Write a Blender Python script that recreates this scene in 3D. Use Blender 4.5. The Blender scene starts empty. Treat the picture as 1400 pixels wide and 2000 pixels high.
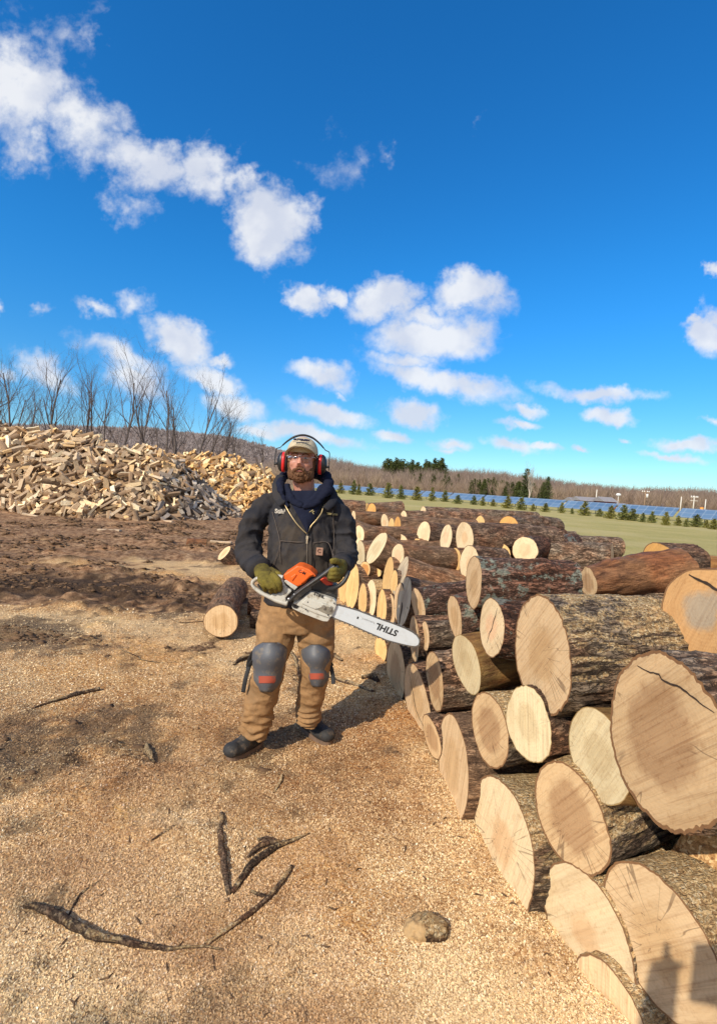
import bpy, bmesh, math, random
import numpy as np
from mathutils import Vector, Matrix
random.seed(7); RNG=np.random.default_rng(7)
scene=bpy.context.scene
# ---------------- camera ----------------
F=950.;H=1.56;ROLL=math.radians(3.8);CX,CY=700,1000
PITCH=math.atan(50*math.cos(ROLL)/F)
_c,_s=math.cos(ROLL),math.sin(ROLL); _cp,_sp=math.cos(PITCH),math.sin(PITCH)
def ray(px,py):
    x=(px-CX)/F; y=(CY-py)/F
    xr=x*_c-y*_s; yr=x*_s+y*_c
    return np.array([xr,_cp+yr*_sp,-_sp+yr*_cp])
def P(px,py,Y):
    r=ray(px,py); return np.array([0,0,H])+r*(Y/r[1])
def G(px,py,z=0.0):
    r=ray(px,py); return np.array([0,0,H])+r*((z-H)/r[2])
def proj(p):
    d=np.asarray(p,float)-np.array([0,0,H])
    dep=d[...,1]*_cp-d[...,2]*_sp; up=d[...,1]*_sp+d[...,2]*_cp; xr=d[...,0]
    X=xr/dep; Yy=up/dep
    x=X*_c+Yy*_s; y=-X*_s+Yy*_c
    return CX+x*F, CY-y*F
cd=bpy.data.cameras.new("camera"); cam=bpy.data.objects.new("camera",cd); scene.collection.objects.link(cam)
cam.location=(0,0,H)
fw=Vector((0,_cp,-_sp)); r0=Vector((1,0,0)); u0=r0.cross(fw)
# image right axis / up axis in world
rt=Vector((_c,0,0))+Vector(u0)*_s; upv=u0*_c-r0*_s
cam.matrix_world=Matrix.Translation((0,0,H))@Matrix((rt,upv,-fw)).transposed().to_4x4()
cd.sensor_fit='VERTICAL'; cd.sensor_height=24; cd.lens=24*F/2000; cd.clip_start=0.05; cd.clip_end=5000
scene.camera=cam
scene.render.resolution_x=716; scene.render.resolution_y=1024
scene.view_settings.view_transform='Standard'; scene.view_settings.look='None'
scene.view_settings.exposure=EXPOSURE if 'EXPOSURE' in globals() else 0.0
# ---------------- node helpers ----------------
class NT:
    def __init__(s,tree): s.t=tree; s.n=tree.nodes; s.l=tree.links
    def new(s,typ,**kw):
        n=s.n.new(typ)
        for k,v in kw.items(): setattr(n,k,v)
        return n
    def put(s,sock,v):
        if v is None: return
        if isinstance(v,bpy.types.NodeSocket): s.l.new(v,sock)
        elif isinstance(v,(tuple,list)) and sock.type=='RGBA' and len(v)==3: sock.default_value=(*v,1)
        else: sock.default_value=v
    def math(s,op,a,b=None,c=None,clamp=False):
        n=s.new('ShaderNodeMath',operation=op,use_clamp=clamp)
        s.put(n.inputs[0],a); s.put(n.inputs[1],b)
        if c is not None: s.put(n.inputs[2],c)
        return n.outputs[0]
    def vmath(s,op,a,b=None,scale=None):
        n=s.new('ShaderNodeVectorMath',operation=op); s.put(n.inputs[0],a)
        if b is not None: s.put(n.inputs[1],b)
        if scale is not None: s.put(n.inputs['Scale'],scale)
        return n.outputs['Value'] if op in('LENGTH','DOT_PRODUCT','DISTANCE') else n.outputs[0]
    def mix(s,f,a,b,mode='MIX'):
        n=s.new('ShaderNodeMix',data_type='RGBA',blend_type=mode); n.clamp_factor=True
        s.put(n.inputs[0],f); s.put(n.inputs[6],a); s.put(n.inputs[7],b); return n.outputs[2]
    def noise(s,vec,scale,detail=4,rough=.55,dist=0,col=False):
        n=s.new('ShaderNodeTexNoise'); s.put(n.inputs['Vector'],vec); s.put(n.inputs['Scale'],scale)
        n.inputs['Detail'].default_value=detail; n.inputs['Roughness'].default_value=rough; n.inputs['Distortion'].default_value=dist
        return n.outputs[1] if col else n.outputs[0]
    def ss(s,x,a,b):
        n=s.new('ShaderNodeMapRange',interpolation_type='SMOOTHSTEP'); s.put(n.inputs[0],x)
        n.inputs[1].default_value=a; n.inputs[2].default_value=b; return n.outputs[0]
    def lin(s,x,a,b,c=0,d=1):
        n=s.new('ShaderNodeMapRange'); s.put(n.inputs[0],x)
        for i,v in enumerate((a,b,c,d)): n.inputs[i+1].default_value=v
        return n.outputs[0]
    def ramp(s,f,stops):
        n=s.new('ShaderNodeValToRGB'); s.put(n.inputs[0],f); e=n.color_ramp.elements
        while len(e)<len(stops): e.new(0.5)
        for i,(p,c) in enumerate(stops): e[i].position=p; e[i].color=(*c,1)
        return n.outputs[0]
    def mapping(s,vec,loc=(0,0,0),rot=(0,0,0),sc=(1,1,1),typ='POINT'):
        n=s.new('ShaderNodeMapping',vector_type=typ); s.put(n.inputs[0],vec)
        n.inputs[1].default_value=loc; n.inputs[2].default_value=rot; n.inputs[3].default_value=sc; return n.outputs[0]
    def attr(s,name,out='Fac'):
        n=s.new('ShaderNodeAttribute',attribute_name=name); return n.outputs[out]
    def bump(s,h,strength,dist,normal=None):
        n=s.new('ShaderNodeBump'); s.put(n.inputs['Height'],h); n.inputs['Strength'].default_value=strength; n.inputs['Distance'].default_value=dist
        if normal is not None: s.put(n.inputs['Normal'],normal)
        return n.outputs[0]
    def obj(s): return s.new('ShaderNodeTexCoord').outputs['Object']
    def rnd(s): return s.new('ShaderNodeObjectInfo').outputs['Random']
def material(name,build):
    m=bpy.data.materials.new(name); m.use_nodes=True; t=NT(m.node_tree); b=m.node_tree.nodes['Principled BSDF']
    build(t,b); return m
def simple(name,col,rough=.6,var=.15,scale=30,metal=0,spec=.5,bumpd=0.0,bscale=200,coat=0):
    def f(t,b):
        o=t.obj(); n=t.noise(o,scale,5)
        k=t.lin(n,.3,.7,1-var,1+var)
        c=t.mix(1.0,(*col,1),t.vmath('SCALE',(1,1,1),scale=k),'MULTIPLY')
        t.put(b.inputs['Base Color'],c); b.inputs['Roughness'].default_value=rough; b.inputs['Metallic'].default_value=metal
        b.inputs['Specular IOR Level'].default_value=spec
        if bumpd>0: t.put(b.inputs['Normal'],t.bump(t.noise(o,bscale,4),.6,bumpd))
    return material(name,f)
# ---------------- world ----------------
SUN_AZ=math.radians(38); SUN_EL=math.radians(36)
w=bpy.data.worlds.new("World"); scene.world=w; w.use_nodes=True
t=NT(w.node_tree); t.n.clear()
sky=t.new('ShaderNodeTexSky',sky_type='NISHITA'); sky.sun_disc=False; sky.sun_elevation=SUN_EL; sky.sun_rotation=math.pi+SUN_AZ
sky.air_density=1.0; sky.dust_density=0.15; sky.ozone_density=2.2; sky.altitude=300
hs=t.new('ShaderNodeHueSaturation'); hs.inputs['Hue'].default_value=.5; hs.inputs['Saturation'].default_value=1.30; hs.inputs['Value'].default_value=1.5
t.l.new(sky.outputs[0],hs.inputs['Color'])
dirv=t.new('ShaderNodeTexCoord').outputs['Generated']
sep=t.new('ShaderNodeSeparateXYZ'); t.l.new(dirv,sep.inputs[0])
skyc=t.mix(1.0,hs.outputs[0],t.mix(t.ss(sep.outputs[2],-.05,.42),(.50,.69,.88),(0.36,1.06,1.32)),'MULTIPLY')
ay=t.math('MAXIMUM',t.math('ABSOLUTE',sep.outputs[1]),.02)
com=t.new('ShaderNodeCombineXYZ'); t.put(com.inputs[0],t.math('DIVIDE',sep.outputs[0],ay)); t.put(com.inputs[1],t.math('DIVIDE',sep.outputs[2],ay))
uv=com.outputs[0]
wn=t.noise(uv,4.5,5,.6,col=True)
wn2=t.noise(uv,18,5,.65,col=True)
vv=t.math('DIVIDE',sep.outputs[2],ay); wk=t.lin(vv,.05,.7,.25,1.0)
warp=t.vmath('ADD',t.vmath('SCALE',t.vmath('SUBTRACT',wn,(.5,.5,.5)),scale=t.math('MULTIPLY',wk,.22)),t.vmath('SCALE',t.vmath('SUBTRACT',wn2,(.5,.5,.5)),scale=t.math('MULTIPLY',wk,.10)))
uvw=t.vmath('ADD',uv,warp)
CL=[(30,190,118,138,0,1.12),(150,230,115,84,0,.8),(280,300,145,76,14,1.08),(400,325,90,78,10,1.05),(535,430,85,95,20,1.35),(480,345,60,30,30,.6),(120,75,110,45,20,.38),(40,300,70,35,0,.6),(665,300,60,60,60,.3),(255,390,70,35,30,.45),(175,75,30,60,-10,.35),
(597,585,55,34,0,1.1),(655,578,38,26,0,1),(748,588,82,46,-18,1.15),(905,562,88,46,-14,1.15),(840,660,138,56,-4,1.25),(860,748,160,34,6,1.15),(620,735,80,30,8,1.0),(825,612,85,34,-8,.95),(800,706,100,26,0,.85),(700,600,50,30,0,.5),(940,600,60,40,-20,.5),(645,808,95,22,4,1.1),(812,806,64,28,0,1.1),(765,851,48,15,0,1),(605,847,125,18,4,1.0),
(348,668,78,42,26,1.2),(268,608,46,26,-30,.6),(200,612,45,15,0,.6),(225,695,105,30,12,.85),(270,745,100,38,20,.8),(420,742,85,26,12,1.0),(462,790,72,28,8,1.0),(430,705,30,12,0,.7),(520,840,60,14,0,.9),(90,605,25,14,0,.5),(90,720,70,30,20,.7),
(1378,655,58,52,0,1.2),(1352,625,46,14,-25,.8),(1165,770,135,20,-4,1.0),(1185,810,66,17,-4,.95),(1020,806,50,15,4,.9),(1015,834,45,11,0,.9),(1000,867,72,14,8,1.0),(1055,875,46,9,0,.95),(885,864,50,13,-8,.75),(870,875,30,8,0,.7),(1345,864,85,16,-4,1.05),(1315,887,80,8,0,.75),(1400,548,30,18,0,.9),(1130,880,20,6,0,.7),(1393,826,28,10,0,.8),(0,720,60,18,0,.6),(5,585,20,18,0,.5),(750,285,20,20,0,.2),(1215,852,16,6,0,.6),(660,770,14,8,0,.5),(930,245,14,14,0,.15),
(-300,500,200,90,0,1.2),(-250,780,160,30,0,1),(1650,500,140,50,0,1.2),(1600,780,160,24,0,1),(-500,-100,200,150,0,1.2),(1800,150,200,90,10,1.1)]
acc=None
for cx,cy,rx,ry,rot,s in CL:
    a=ray(cx,cy); a=a/a[1]; sx=rx/F; sy=ry/F
    m=t.mapping(uvw,(a[0],a[2],0),(0,0,-math.radians(rot+3.8)),(sx,sy,1),'TEXTURE')
    v=t.math('MULTIPLY_ADD',t.vmath('LENGTH',m),-s,s)
    acc=v if acc is None else t.math('MAXIMUM',acc,v)
fb=t.noise(uv,7,8,.62,.3); fb2=t.noise(uv,40,6,.6)
dens=t.math('ADD',acc,t.math('ADD',t.math('MULTIPLY_ADD',fb,1.3,-.68),t.math('MULTIPLY_ADD',fb2,.5,-.25)))
dens=t.ss(t.math('ADD',dens,t.math('MULTIPLY_ADD',wk,-.16,.14)),-.05,.76)
front=t.ss(sep.outputs[1],0.02,.12)
up=t.ss(sep.outputs[2],0.0,.02)
dens=t.math('MULTIPLY',t.math('MULTIPLY',dens,front),up)
back=t.math('MULTIPLY',t.ss(t.noise(dirv,2.2,5,.6),.40,.56),t.ss(t.math('SUBTRACT',0.0,sep.outputs[1]),-.45 if False else -.02,.25))  # unseen cloud deck behind the camera, added to neutralise the shadow fill
dens=t.math('MULTIPLY',t.math('MAXIMUM',dens,back),.90)
shade=t.noise(t.vmath('ADD',uv,(.02,.035,0)),9,4,.5)
cc=t.mix(t.ss(shade,.38,.62),(7.1,7.5,8.5),(9.3,9.4,9.6)); cc=t.mix(t.ss(t.math('SUBTRACT',0.0,sep.outputs[1]),-.02,.2),cc,(9.5,9.1,8.7))
bg=t.new('ShaderNodeBackground'); bg.inputs['Strength'].default_value=0.1
t.put(bg.inputs['Color'],t.mix(dens,skyc,cc))
out=t.new('ShaderNodeOutputWorld'); t.l.new(bg.outputs[0],out.inputs[0])
# ---------------- sun ----------------
sl=bpy.data.lights.new("sun",'SUN'); sl.energy=5.0; sl.angle=math.radians(.5); sl.color=(1,.90,.74)
so=bpy.data.objects.new("sun",sl); scene.collection.objects.link(so)
ld=Vector((math.sin(SUN_AZ)*math.cos(SUN_EL),math.cos(SUN_AZ)*math.cos(SUN_EL),-math.sin(SUN_EL)))
so.rotation_euler=ld.to_track_quat('-Z','Y').to_euler(); so.location=(-10,-12,15)
scene.view_settings.exposure=0.0
# ---------------- mesh helpers ----------------
def link(o,parent=None,loc=None):
    scene.collection.objects.link(o)
    if parent is not None: o.parent=parent
    if loc is not None: o.location=loc
    return o
def mk(name,V,Fc,mat,parent=None,smooth=True,attrs=None,matidx=None,loc=None):
    V=np.asarray(V,np.float64).reshape(-1,3); me=bpy.data.meshes.new(name)
    if isinstance(Fc,np.ndarray) and Fc.ndim==2:
        k=Fc.shape[1]; nf=len(Fc)
        me.vertices.add(len(V)); me.vertices.foreach_set('co',V.ravel())
        me.loops.add(nf*k); me.loops.foreach_set('vertex_index',Fc.astype(np.int32).ravel())
        me.polygons.add(nf); me.polygons.foreach_set('loop_start',np.arange(0,nf*k,k,dtype=np.int32))
        me.update(calc_edges=True); me.validate()
    else:
        me.from_pydata([tuple(v) for v in V],[],[tuple(int(i) for i in f) for f in Fc]); me.update()
    for m in (mat if isinstance(mat,(list,tuple)) else [mat]): me.materials.append(m)
    if smooth: me.polygons.foreach_set('use_smooth',np.ones(len(me.polygons),bool))
    if matidx is not None: me.polygons.foreach_set('material_index',np.asarray(matidx,np.int32))
    if attrs:
        for k,v in attrs.items():
            v=np.asarray(v,np.float32)
            if v.ndim==1:
                a=me.attributes.new(k,'FLOAT','POINT'); a.data.foreach_set('value',v)
            else:
                a=me.attributes.new(k,'FLOAT_COLOR','POINT'); v=np.concatenate([v,np.ones((len(v),1),np.float32)],1) if v.shape[1]==3 else v
                a.data.foreach_set('color',v.ravel())
    o=bpy.data.objects.new(name,me); return link(o,parent,loc)
def tag(o,label=None,cat=None,group=None,kind=None):
    if label: o['label']=label
    if cat: o['category']=cat
    if group: o['group']=group
    if kind: o['kind']=kind
    return o
def empty(name,loc): 
    o=bpy.data.objects.new(name,None); o.empty_display_size=.1; link(o); o.location=loc; return o
def _h(ix,iy,iz,seed):
    n=(ix.astype(np.int64)*374761393+iy.astype(np.int64)*668265263+iz.astype(np.int64)*1274126177+seed*974711)&0x7fffffff
    n=((n^(n>>13))*1274126177)&0x7fffffff
    n=((n^(n>>15))*1103515245)&0x7fffffff
    return ((n^(n>>12))&0xffff)/65535.0
def vnoise(p,seed=0):
    p=np.asarray(p,float); i=np.floor(p).astype(np.int64); f=p-i; f=f*f*(3-2*f)
    x,y,z=i[...,0],i[...,1],i[...,2]; fx,fy,fz=f[...,0],f[...,1],f[...,2]
    def L(a,b,t): return a+(b-a)*t
    r=L(L(L(_h(x,y,z,seed),_h(x+1,y,z,seed),fx),L(_h(x,y+1,z,seed),_h(x+1,y+1,z,seed),fx),fy),
        L(L(_h(x,y,z+1,seed),_h(x+1,y,z+1,seed),fx),L(_h(x,y+1,z+1,seed),_h(x+1,y+1,z+1,seed),fx),fy),fz)
    return r*2-1
def fbm(p,oct=4,seed=0,gain=.5):
    p=np.asarray(p,float); r=0;a=1;n=0
    for k in range(oct): r=r+a*vnoise(p*2**k+k*17.3,seed+k); n+=a; a*=gain
    return r/n
def sst(x,a,b):
    t=np.clip((x-a)/(b-a),0,1); return t*t*(3-2*t)
def norm(v): v=np.asarray(v,float); return v/np.linalg.norm(v)
def grid_faces(nu,nv,wrap=True):
    i=np.arange(nv-1)[:,None]; j=np.arange(nu if wrap else nu-1)[None,:]; j2=(j+1)%nu
    return np.stack([i*nu+j,i*nu+j2,(i+1)*nu+j2,(i+1)*nu+j],-1).reshape(-1,4)
def tube(pts,rad,n=8,caps=True,flat=1.0,up=None):
    """verts, faces of a tube through pts with radius per point (float or (a,b))"""
    pts=np.asarray(pts,float); m=len(pts); V=[]
    rad=[ (r,r) if np.isscalar(r) else r for r in (rad if hasattr(rad,'__len__') else [rad]*m)]
    T=np.gradient(pts,axis=0); prev=None
    for k in range(m):
        d=norm(T[k]+1e-9)
        if up is not None: u=np.asarray(up,float)
        elif prev is not None: u=prev
        else: u=np.array([0,0,1.]) if abs(d[2])<.9 else np.array([1.,0,0])
        a=u-d*np.dot(u,d); a=norm(a+1e-12); b=np.cross(d,a); prev=a
        th=np.arange(n)/n*2*math.pi
        V.append(pts[k]+np.outer(np.cos(th)*rad[k][0],a)+np.outer(np.sin(th)*rad[k][1],b))
    V=np.concatenate(V); Fc=[tuple(f) for f in grid_faces(n,m)]
    if caps: Fc+= [tuple(range(n))[::-1],tuple(range((m-1)*n,m*n))]
    return V,Fc
def merge(parts):
    V=[];Fc=[];o=0
    for v,f in parts:
        V.append(v); Fc+=[tuple(int(i)+o for i in q) for q in f]; o+=len(v)
    return np.concatenate(V),Fc
def ellipsoid(c,r,n=16,m=10,R=None):
    th=np.arange(n)/n*2*math.pi; ph=np.linspace(0,math.pi,m+2)[1:-1]
    V=[[0,0,1]]; 
    V=np.concatenate([np.array([[math.sin(p)*math.cos(a),math.sin(p)*math.sin(a),math.cos(p)] for p in ph for a in th]),[[0,0,1],[0,0,-1]]])
    V=V*np.asarray(r)
    if R is not None: V=V@np.asarray(R).T
    V=V+np.asarray(c); Fc=[tuple(f)[::-1] for f in grid_faces(n,m)]
    a=n*m
    for j in range(n): Fc.append((j,(j+1)%n,a)); Fc.append(((m-1)*n+(j+1)%n,(m-1)*n+j,a+1))
    return V,Fc
def box(c,s,R=None):
    V=np.array([[x,y,z] for x in(-.5,.5) for y in(-.5,.5) for z in(-.5,.5)])*np.asarray(s)
    if R is not None: V=V@np.asarray(R).T
    return V+np.asarray(c),[(0,1,3,2),(4,6,7,5),(0,4,5,1),(2,3,7,6),(0,2,6,4),(1,5,7,3)]
# ================= SETTING =================
def interp_poly(x,pts):
    pts=sorted(pts); return np.interp(x,[p[0] for p in pts],[p[1] for p in pts])
# ---- ground height and masks
def gauss(x,y,cx,cy,sx,sy): return np.exp(-((x-cx)/sx)**2-((y-cy)/sy)**2)
_blobs=[(40,1152,1.3,.24,1.5),(215,1140,.7,.2,1.3),(20,1088,1.1,.14,1.0),(100,1440,.45,.35,1.1),(30,1500,.35,.3,.9),(285,1450,.12,.2,.9),(240,1390,.25,.15,.5),(510,1450,.35,.25,.75),(430,1330,.35,.25,.35),(60,1250,.5,.25,1.2),(590,1400,.3,.2,.5),(350,1310,.2,.25,.4),(620,1550,.35,.3,.35),(240,1560,.25,.18,.5),(25,1910,.08,.06,.9),(330,1180,.3,.2,.4),(740,1450,.3,.35,.25),(620,1600,.2,.2,.3),(20,1230,.5,.2,1.)]
def masks(x,y):
    n=fbm(np.stack([x*.9,y*.9,0*x],-1),4,3); n2=fbm(np.stack([x*4,y*4,0*x],-1),4,9)
    n3=fbm(np.stack([x*14,y*14,0*x],-1),3,19)
    yb=np.interp(x,[-12,-5,-4,-3,-2,-1,1.5,3],[4.5,4.9,6.2,8.2,10.2,12,13,13])
    saw=sst(yb-y+n*1.3+n2*.8+n3*.5,-.28,.28)
    ton=gauss(x,y,*G(350,1102)[:2],.9,.35)*1.2+gauss(x,y,*G(440,1130)[:2],1.0,.9)*.8
    ton=ton+1.0*gauss(x,y,*G(300,1108)[:2],1.1,.28)+.9*gauss(x,y,*G(120,1105)[:2],.7,.2)
    saw=np.clip(saw+sst(ton+n2*.6+n3*.3,.3,.65)*.9,0,1)
    d=0*x
    for px,py,sx,sy,a in _blobs:
        g=G(px,py); k=g[1]/2.7
        d=d+a*gauss(x,y,g[0],g[1],sx*k,sy*k*1.3)
    wet=0*x
    for px,py,sx,sy,a in _blobs[:3]:
        g=G(px,py); k=g[1]/2.7; wet=wet+a*gauss(x,y,g[0],g[1],sx*k,sy*k*1.3)
    wet=sst(wet+n*.3+n2*.35+n3*.3,.35,.75); saw=saw*(1-wet)
    dark=.85*sst(d*.8+n*.45+n2*.75+n3*.6-.2,.25,1.0)
    ln=x/np.maximum(y,.1)
    grass=sst(ln+.07+n*.015+n2*.012,-.012,.012)*sst(y+n2*.5,9.2,10.2)
    grass=np.maximum(grass,sst(x-4.6+n*.6+n2*.3,0,.6))
    grass=np.maximum(grass,sst(y+n*4,40,46))
    saw=saw*(1-grass)
    sp=fbm(np.stack([x*3.0,y*3.0,0*x+3],-1),3,61)+.5*fbm(np.stack([x*11,y*11,0*x],-1),3,62)
    dark=np.maximum(dark,.75*sst(sp,.30,.52)*sst(-x,-.1,.5)*(y<9))
    return saw,dark,grass
_damp=[(740,1450,.4,.35,.9),(640,1560,.45,.3,.9),(760,1640,.35,.3,.6),(620,1900,.5,.3,.55),(250,1530,.45,.25,.8),(430,1900,.3,.25,.5),(120,1400,.7,.4,.6),(880,1700,.2,.3,.3),(520,1400,.5,.3,.8),(350,1230,.6,.3,.5),(560,1750,.3,.2,.6),(180,1700,.3,.15,.3)]
_pale=[(400,1165,.5,.3,1.),(90,1215,1.0,.18,1.),(330,1105,.5,.25,1.1),(200,1225,.6,.12,.7),(480,1320,.3,.2,.5),(850,1900,.3,.25,.7),(300,1600,.3,.2,.5),(700,1250,.3,.4,.8),(30,1700,.3,.3,.5),(420,1260,.4,.25,.7)]
def pale_mask(x,y):
    d=0*x
    for px,py,sx,sy,a in _pale:
        g=G(px,py); k=g[1]/2.6; d=d+a*gauss(x,y,g[0],g[1],sx*k,sy*k)
    n=fbm(np.stack([x*3,y*3,0*x],-1),4,95)
    return sst(d+n*.6,.15,.9)
def damp_mask(x,y):
    z0=0*x; d=0*x
    for px,py,sx,sy,a in _damp:
        g=G(px,py); k=g[1]/2.4; d=d+a*gauss(x,y,g[0],g[1],sx*k,sy*k)
    n=fbm(np.stack([x*2.5,y*2.5,z0],-1),4,91); n2=fbm(np.stack([x*10,y*10,z0],-1),3,92)
    return .8*sst(d*.85+n*.55+n2*.35,.2,.95)
def gh(x,y):
    x=np.asarray(x,float); y=np.asarray(y,float)
    z0=0*x
    saw,dark,grass=masks(x,y)
    h=.055*fbm(np.stack([x*1.3,y*1.3,z0],-1),3,11)+.028*fbm(np.stack([x*3.1,y*3.1,z0],-1),2,17)+.026*fbm(np.stack([x*6,y*6,z0],-1),4,12)*(1+dark)
    h=h+.006*fbm(np.stack([x*30,y*30,z0],-1),2,13)*(y<6)
    mud=(1-saw)*(1-grass)*sst(y,3,5)*(1-sst(y,30,45))
    # ruts running across
    ry=y+.25*np.sin(x*.5)+.16*x+.5*fbm(np.stack([x*.6,y*.6,z0],-1),2,21)
    rut=np.maximum(0,1-np.abs(((ry*0.62)%1)-.5)*5)
    h=h-mud*.20*rut*sst(y,4,6)*(1-sst(y,12,15))+mud*.16*np.abs(fbm(np.stack([x*2.2,y*3.2,z0],-1),4,23))+mud*.05*fbm(np.stack([x*9,y*9,z0],-1),3,24)
    h=h*(1-sst(y,25,60)*.7)
    dl=(y-(82.5-1.08*(x+.2)))*.68
    h=h-.85*sst(x,4,34)*sst(dl,4,14)
    # trampled flat spot under the man, sawdust drifted against the pile
    h=h*(1-.8*gauss(x,y,-.3,2.75,.5,.4))
    fr=front_x(y)
    h=h+.05*np.exp(-((x-fr+.05)/.22)**2)*(y<6)*(y>.5)
    h=h+(.22)*sst(x,fr+.2,fr+.9)*(1-sst(y,3,5))*(1-sst(x,3.5,4.5))*(y<8)*(y>-1)
    h=np.maximum(h,(.57+.02*fbm(np.stack([x*5,y*5,z0],-1),3,44))*sst(x,fr+.04,fr+.30)*sst(y,.85,1.1)*(1-sst(y,1.52,1.68))*(1-sst(x,2.2,3.0)))
    return h
FB=[(1.05,.9),(.94,1.40),(.80,1.70),(.665,2.05),(.575,2.35),(.50,2.75),(.45,3.02),(.37,3.46),(.30,4.31),(.02,5.85),(-.35,8.0),(-1.1,12)]
def front_x(y): return np.interp(y,[p[1] for p in FB],[p[0] for p in FB])
def axis_coords(lo,hi,a,b,step,g):
    c=list(np.arange(a,b,step)); s=step
    while c[-1]<hi: s*=g; c.append(c[-1]+s)
    s=step
    while c[0]>lo: s*=g; c.insert(0,c[0]-s)
    return np.array(c)
gx=axis_coords(-1500,1500,-2.6,1.6,.02,1.045); gy=axis_coords(-60,2600,1.0,5.2,.02,1.028)
X,Y=np.meshgrid(gx,gy); Z=gh(X,Y)
saw,dark,grass=masks(X,Y)
def hump(x,y,cx,cy,sx,sy): return np.exp(-((x-cx)/sx)**2-((y-cy)/sy)**2)
def build_ground(t,b):
    o=t.obj(); geo=t.new('ShaderNodeNewGeometry').outputs['Position']
    vor=t.new('ShaderNodeTexVoronoi'); t.put(vor.inputs['Vector'],t.vmath('ADD',geo,t.vmath('SCALE',t.noise(geo,60,2,col=True),scale=.012))); vor.inputs['Scale'].default_value=115
    vs=t.new('ShaderNodeSeparateColor'); t.l.new(vor.outputs['Color'],vs.inputs[0])
    chip=t.ramp(vs.outputs[0],[(0,(.30,.155,.065)),(.3,(.50,.29,.13)),(.62,(.64,.40,.19)),(.86,(.74,.51,.26)),(1,(.86,.68,.42))])
    big=t.noise(geo,.9,5,.6); med=t.noise(geo,5,5,.6); fine=t.noise(geo,34,5,.65)
    chip=t.mix(t.ss(big,.42,.66),chip,t.mix(1,chip,(1.12,.98,.75),'MULTIPLY'))
    chip=t.mix(t.math('MULTIPLY',t.ss(med,.48,.68),.65),chip,t.mix(1,chip,(.66,.56,.50),'MULTIPLY'))
    chip=t.mix(t.math('MULTIPLY',t.ss(fine,.56,.70),.8),chip,(.14,.085,.05))
    yel=t.ss(t.noise(geo,1.7,4,.6),.62,.7)
    chip=t.mix(t.math('MULTIPLY',yel,.5),chip,(.70,.42,.12))
    soil=t.ramp(t.noise(geo,9,8,.7),[(.30,(.04,.021,.012)),(.45,(.15,.082,.042)),(.58,(.27,.165,.088)),(.75,(.44,.30,.17))])
    soil=t.mix(1,soil,(1.35,1.35,1.4),'MULTIPLY'); soil=t.mix(t.ss(t.noise(geo,1.1,4),.45,.65),soil,t.mix(1,soil,(1.35,1.3,1.25),'MULTIPLY'))
    dirt=t.ramp(t.noise(geo,42,6,.75),[(.3,(.035,.024,.017)),(.48,(.12,.078,.047)),(.6,(.24,.155,.09)),(.72,(.58,.40,.2))])
    gn=t.noise(geo,.35,5,.6); gn2=t.noise(t.mapping(geo,sc=(6,14,6)),1.0,6,.7)
    gr=t.mix(t.ss(gn,.35,.65),(.52,.425,.165),(.43,.375,.13)); gr=t.mix(t.ss(gn2,.3,.75),t.mix(1,gr,(.72,.72,.7),'MULTIPLY'),gr)
    gr=t.mix(t.math('MULTIPLY',t.ss(t.noise(geo,.12,3),.5,.65),.5),gr,(.5,.41,.2))
    chip=t.mix(t.math('MULTIPLY',t.attr('pale'),.45),chip,t.mix(fine,(.62,.43,.22),(.84,.64,.37)))
    chip=t.mix(t.attr('damp'),chip,t.mix(1,chip,(.62,.50,.44),'MULTIPLY'))
    dirt=t.mix(t.attr('saw'),t.mix(1,dirt,(.26,.25,.27),'MULTIPLY'),dirt)
    c=t.mix(t.attr('saw'),soil,chip)
    c=t.mix(t.attr('dark'),c,dirt)
    c=t.mix(t.attr('grass'),c,gr)
    t.put(b.inputs['Base Color'],c); b.inputs['Roughness'].default_value=.95; b.inputs['Specular IOR Level'].default_value=.15
    hgt=t.math('ADD',t.math('MULTIPLY',vs.outputs[1],.004),t.math('MULTIPLY',t.noise(geo,55,5,.7),.012))
    hgt=t.math('ADD',hgt,t.math('MULTIPLY',t.noise(geo,8,6,.65),.03))
    t.put(b.inputs['Normal'],t.bump(hgt,1.0,1.0))
M_ground=material('sawdust_soil_grass',build_ground)
g=mk('ground',np.stack([X,Y,Z],-1).reshape(-1,3),grid_faces(len(gx),len(gy),False),M_ground,attrs=dict(saw=saw.ravel(),pale=pale_mask(X,Y).ravel()*(Y.ravel()<14),damp=damp_mask(X,Y).ravel()*(Y.ravel()<8),dark=dark.ravel()*(Y.ravel()<11),grass=grass.ravel()))
tag(g,kind='structure')
def gz(x,y): return float(gh(np.array([x]),np.array([y]))[0])
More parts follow.
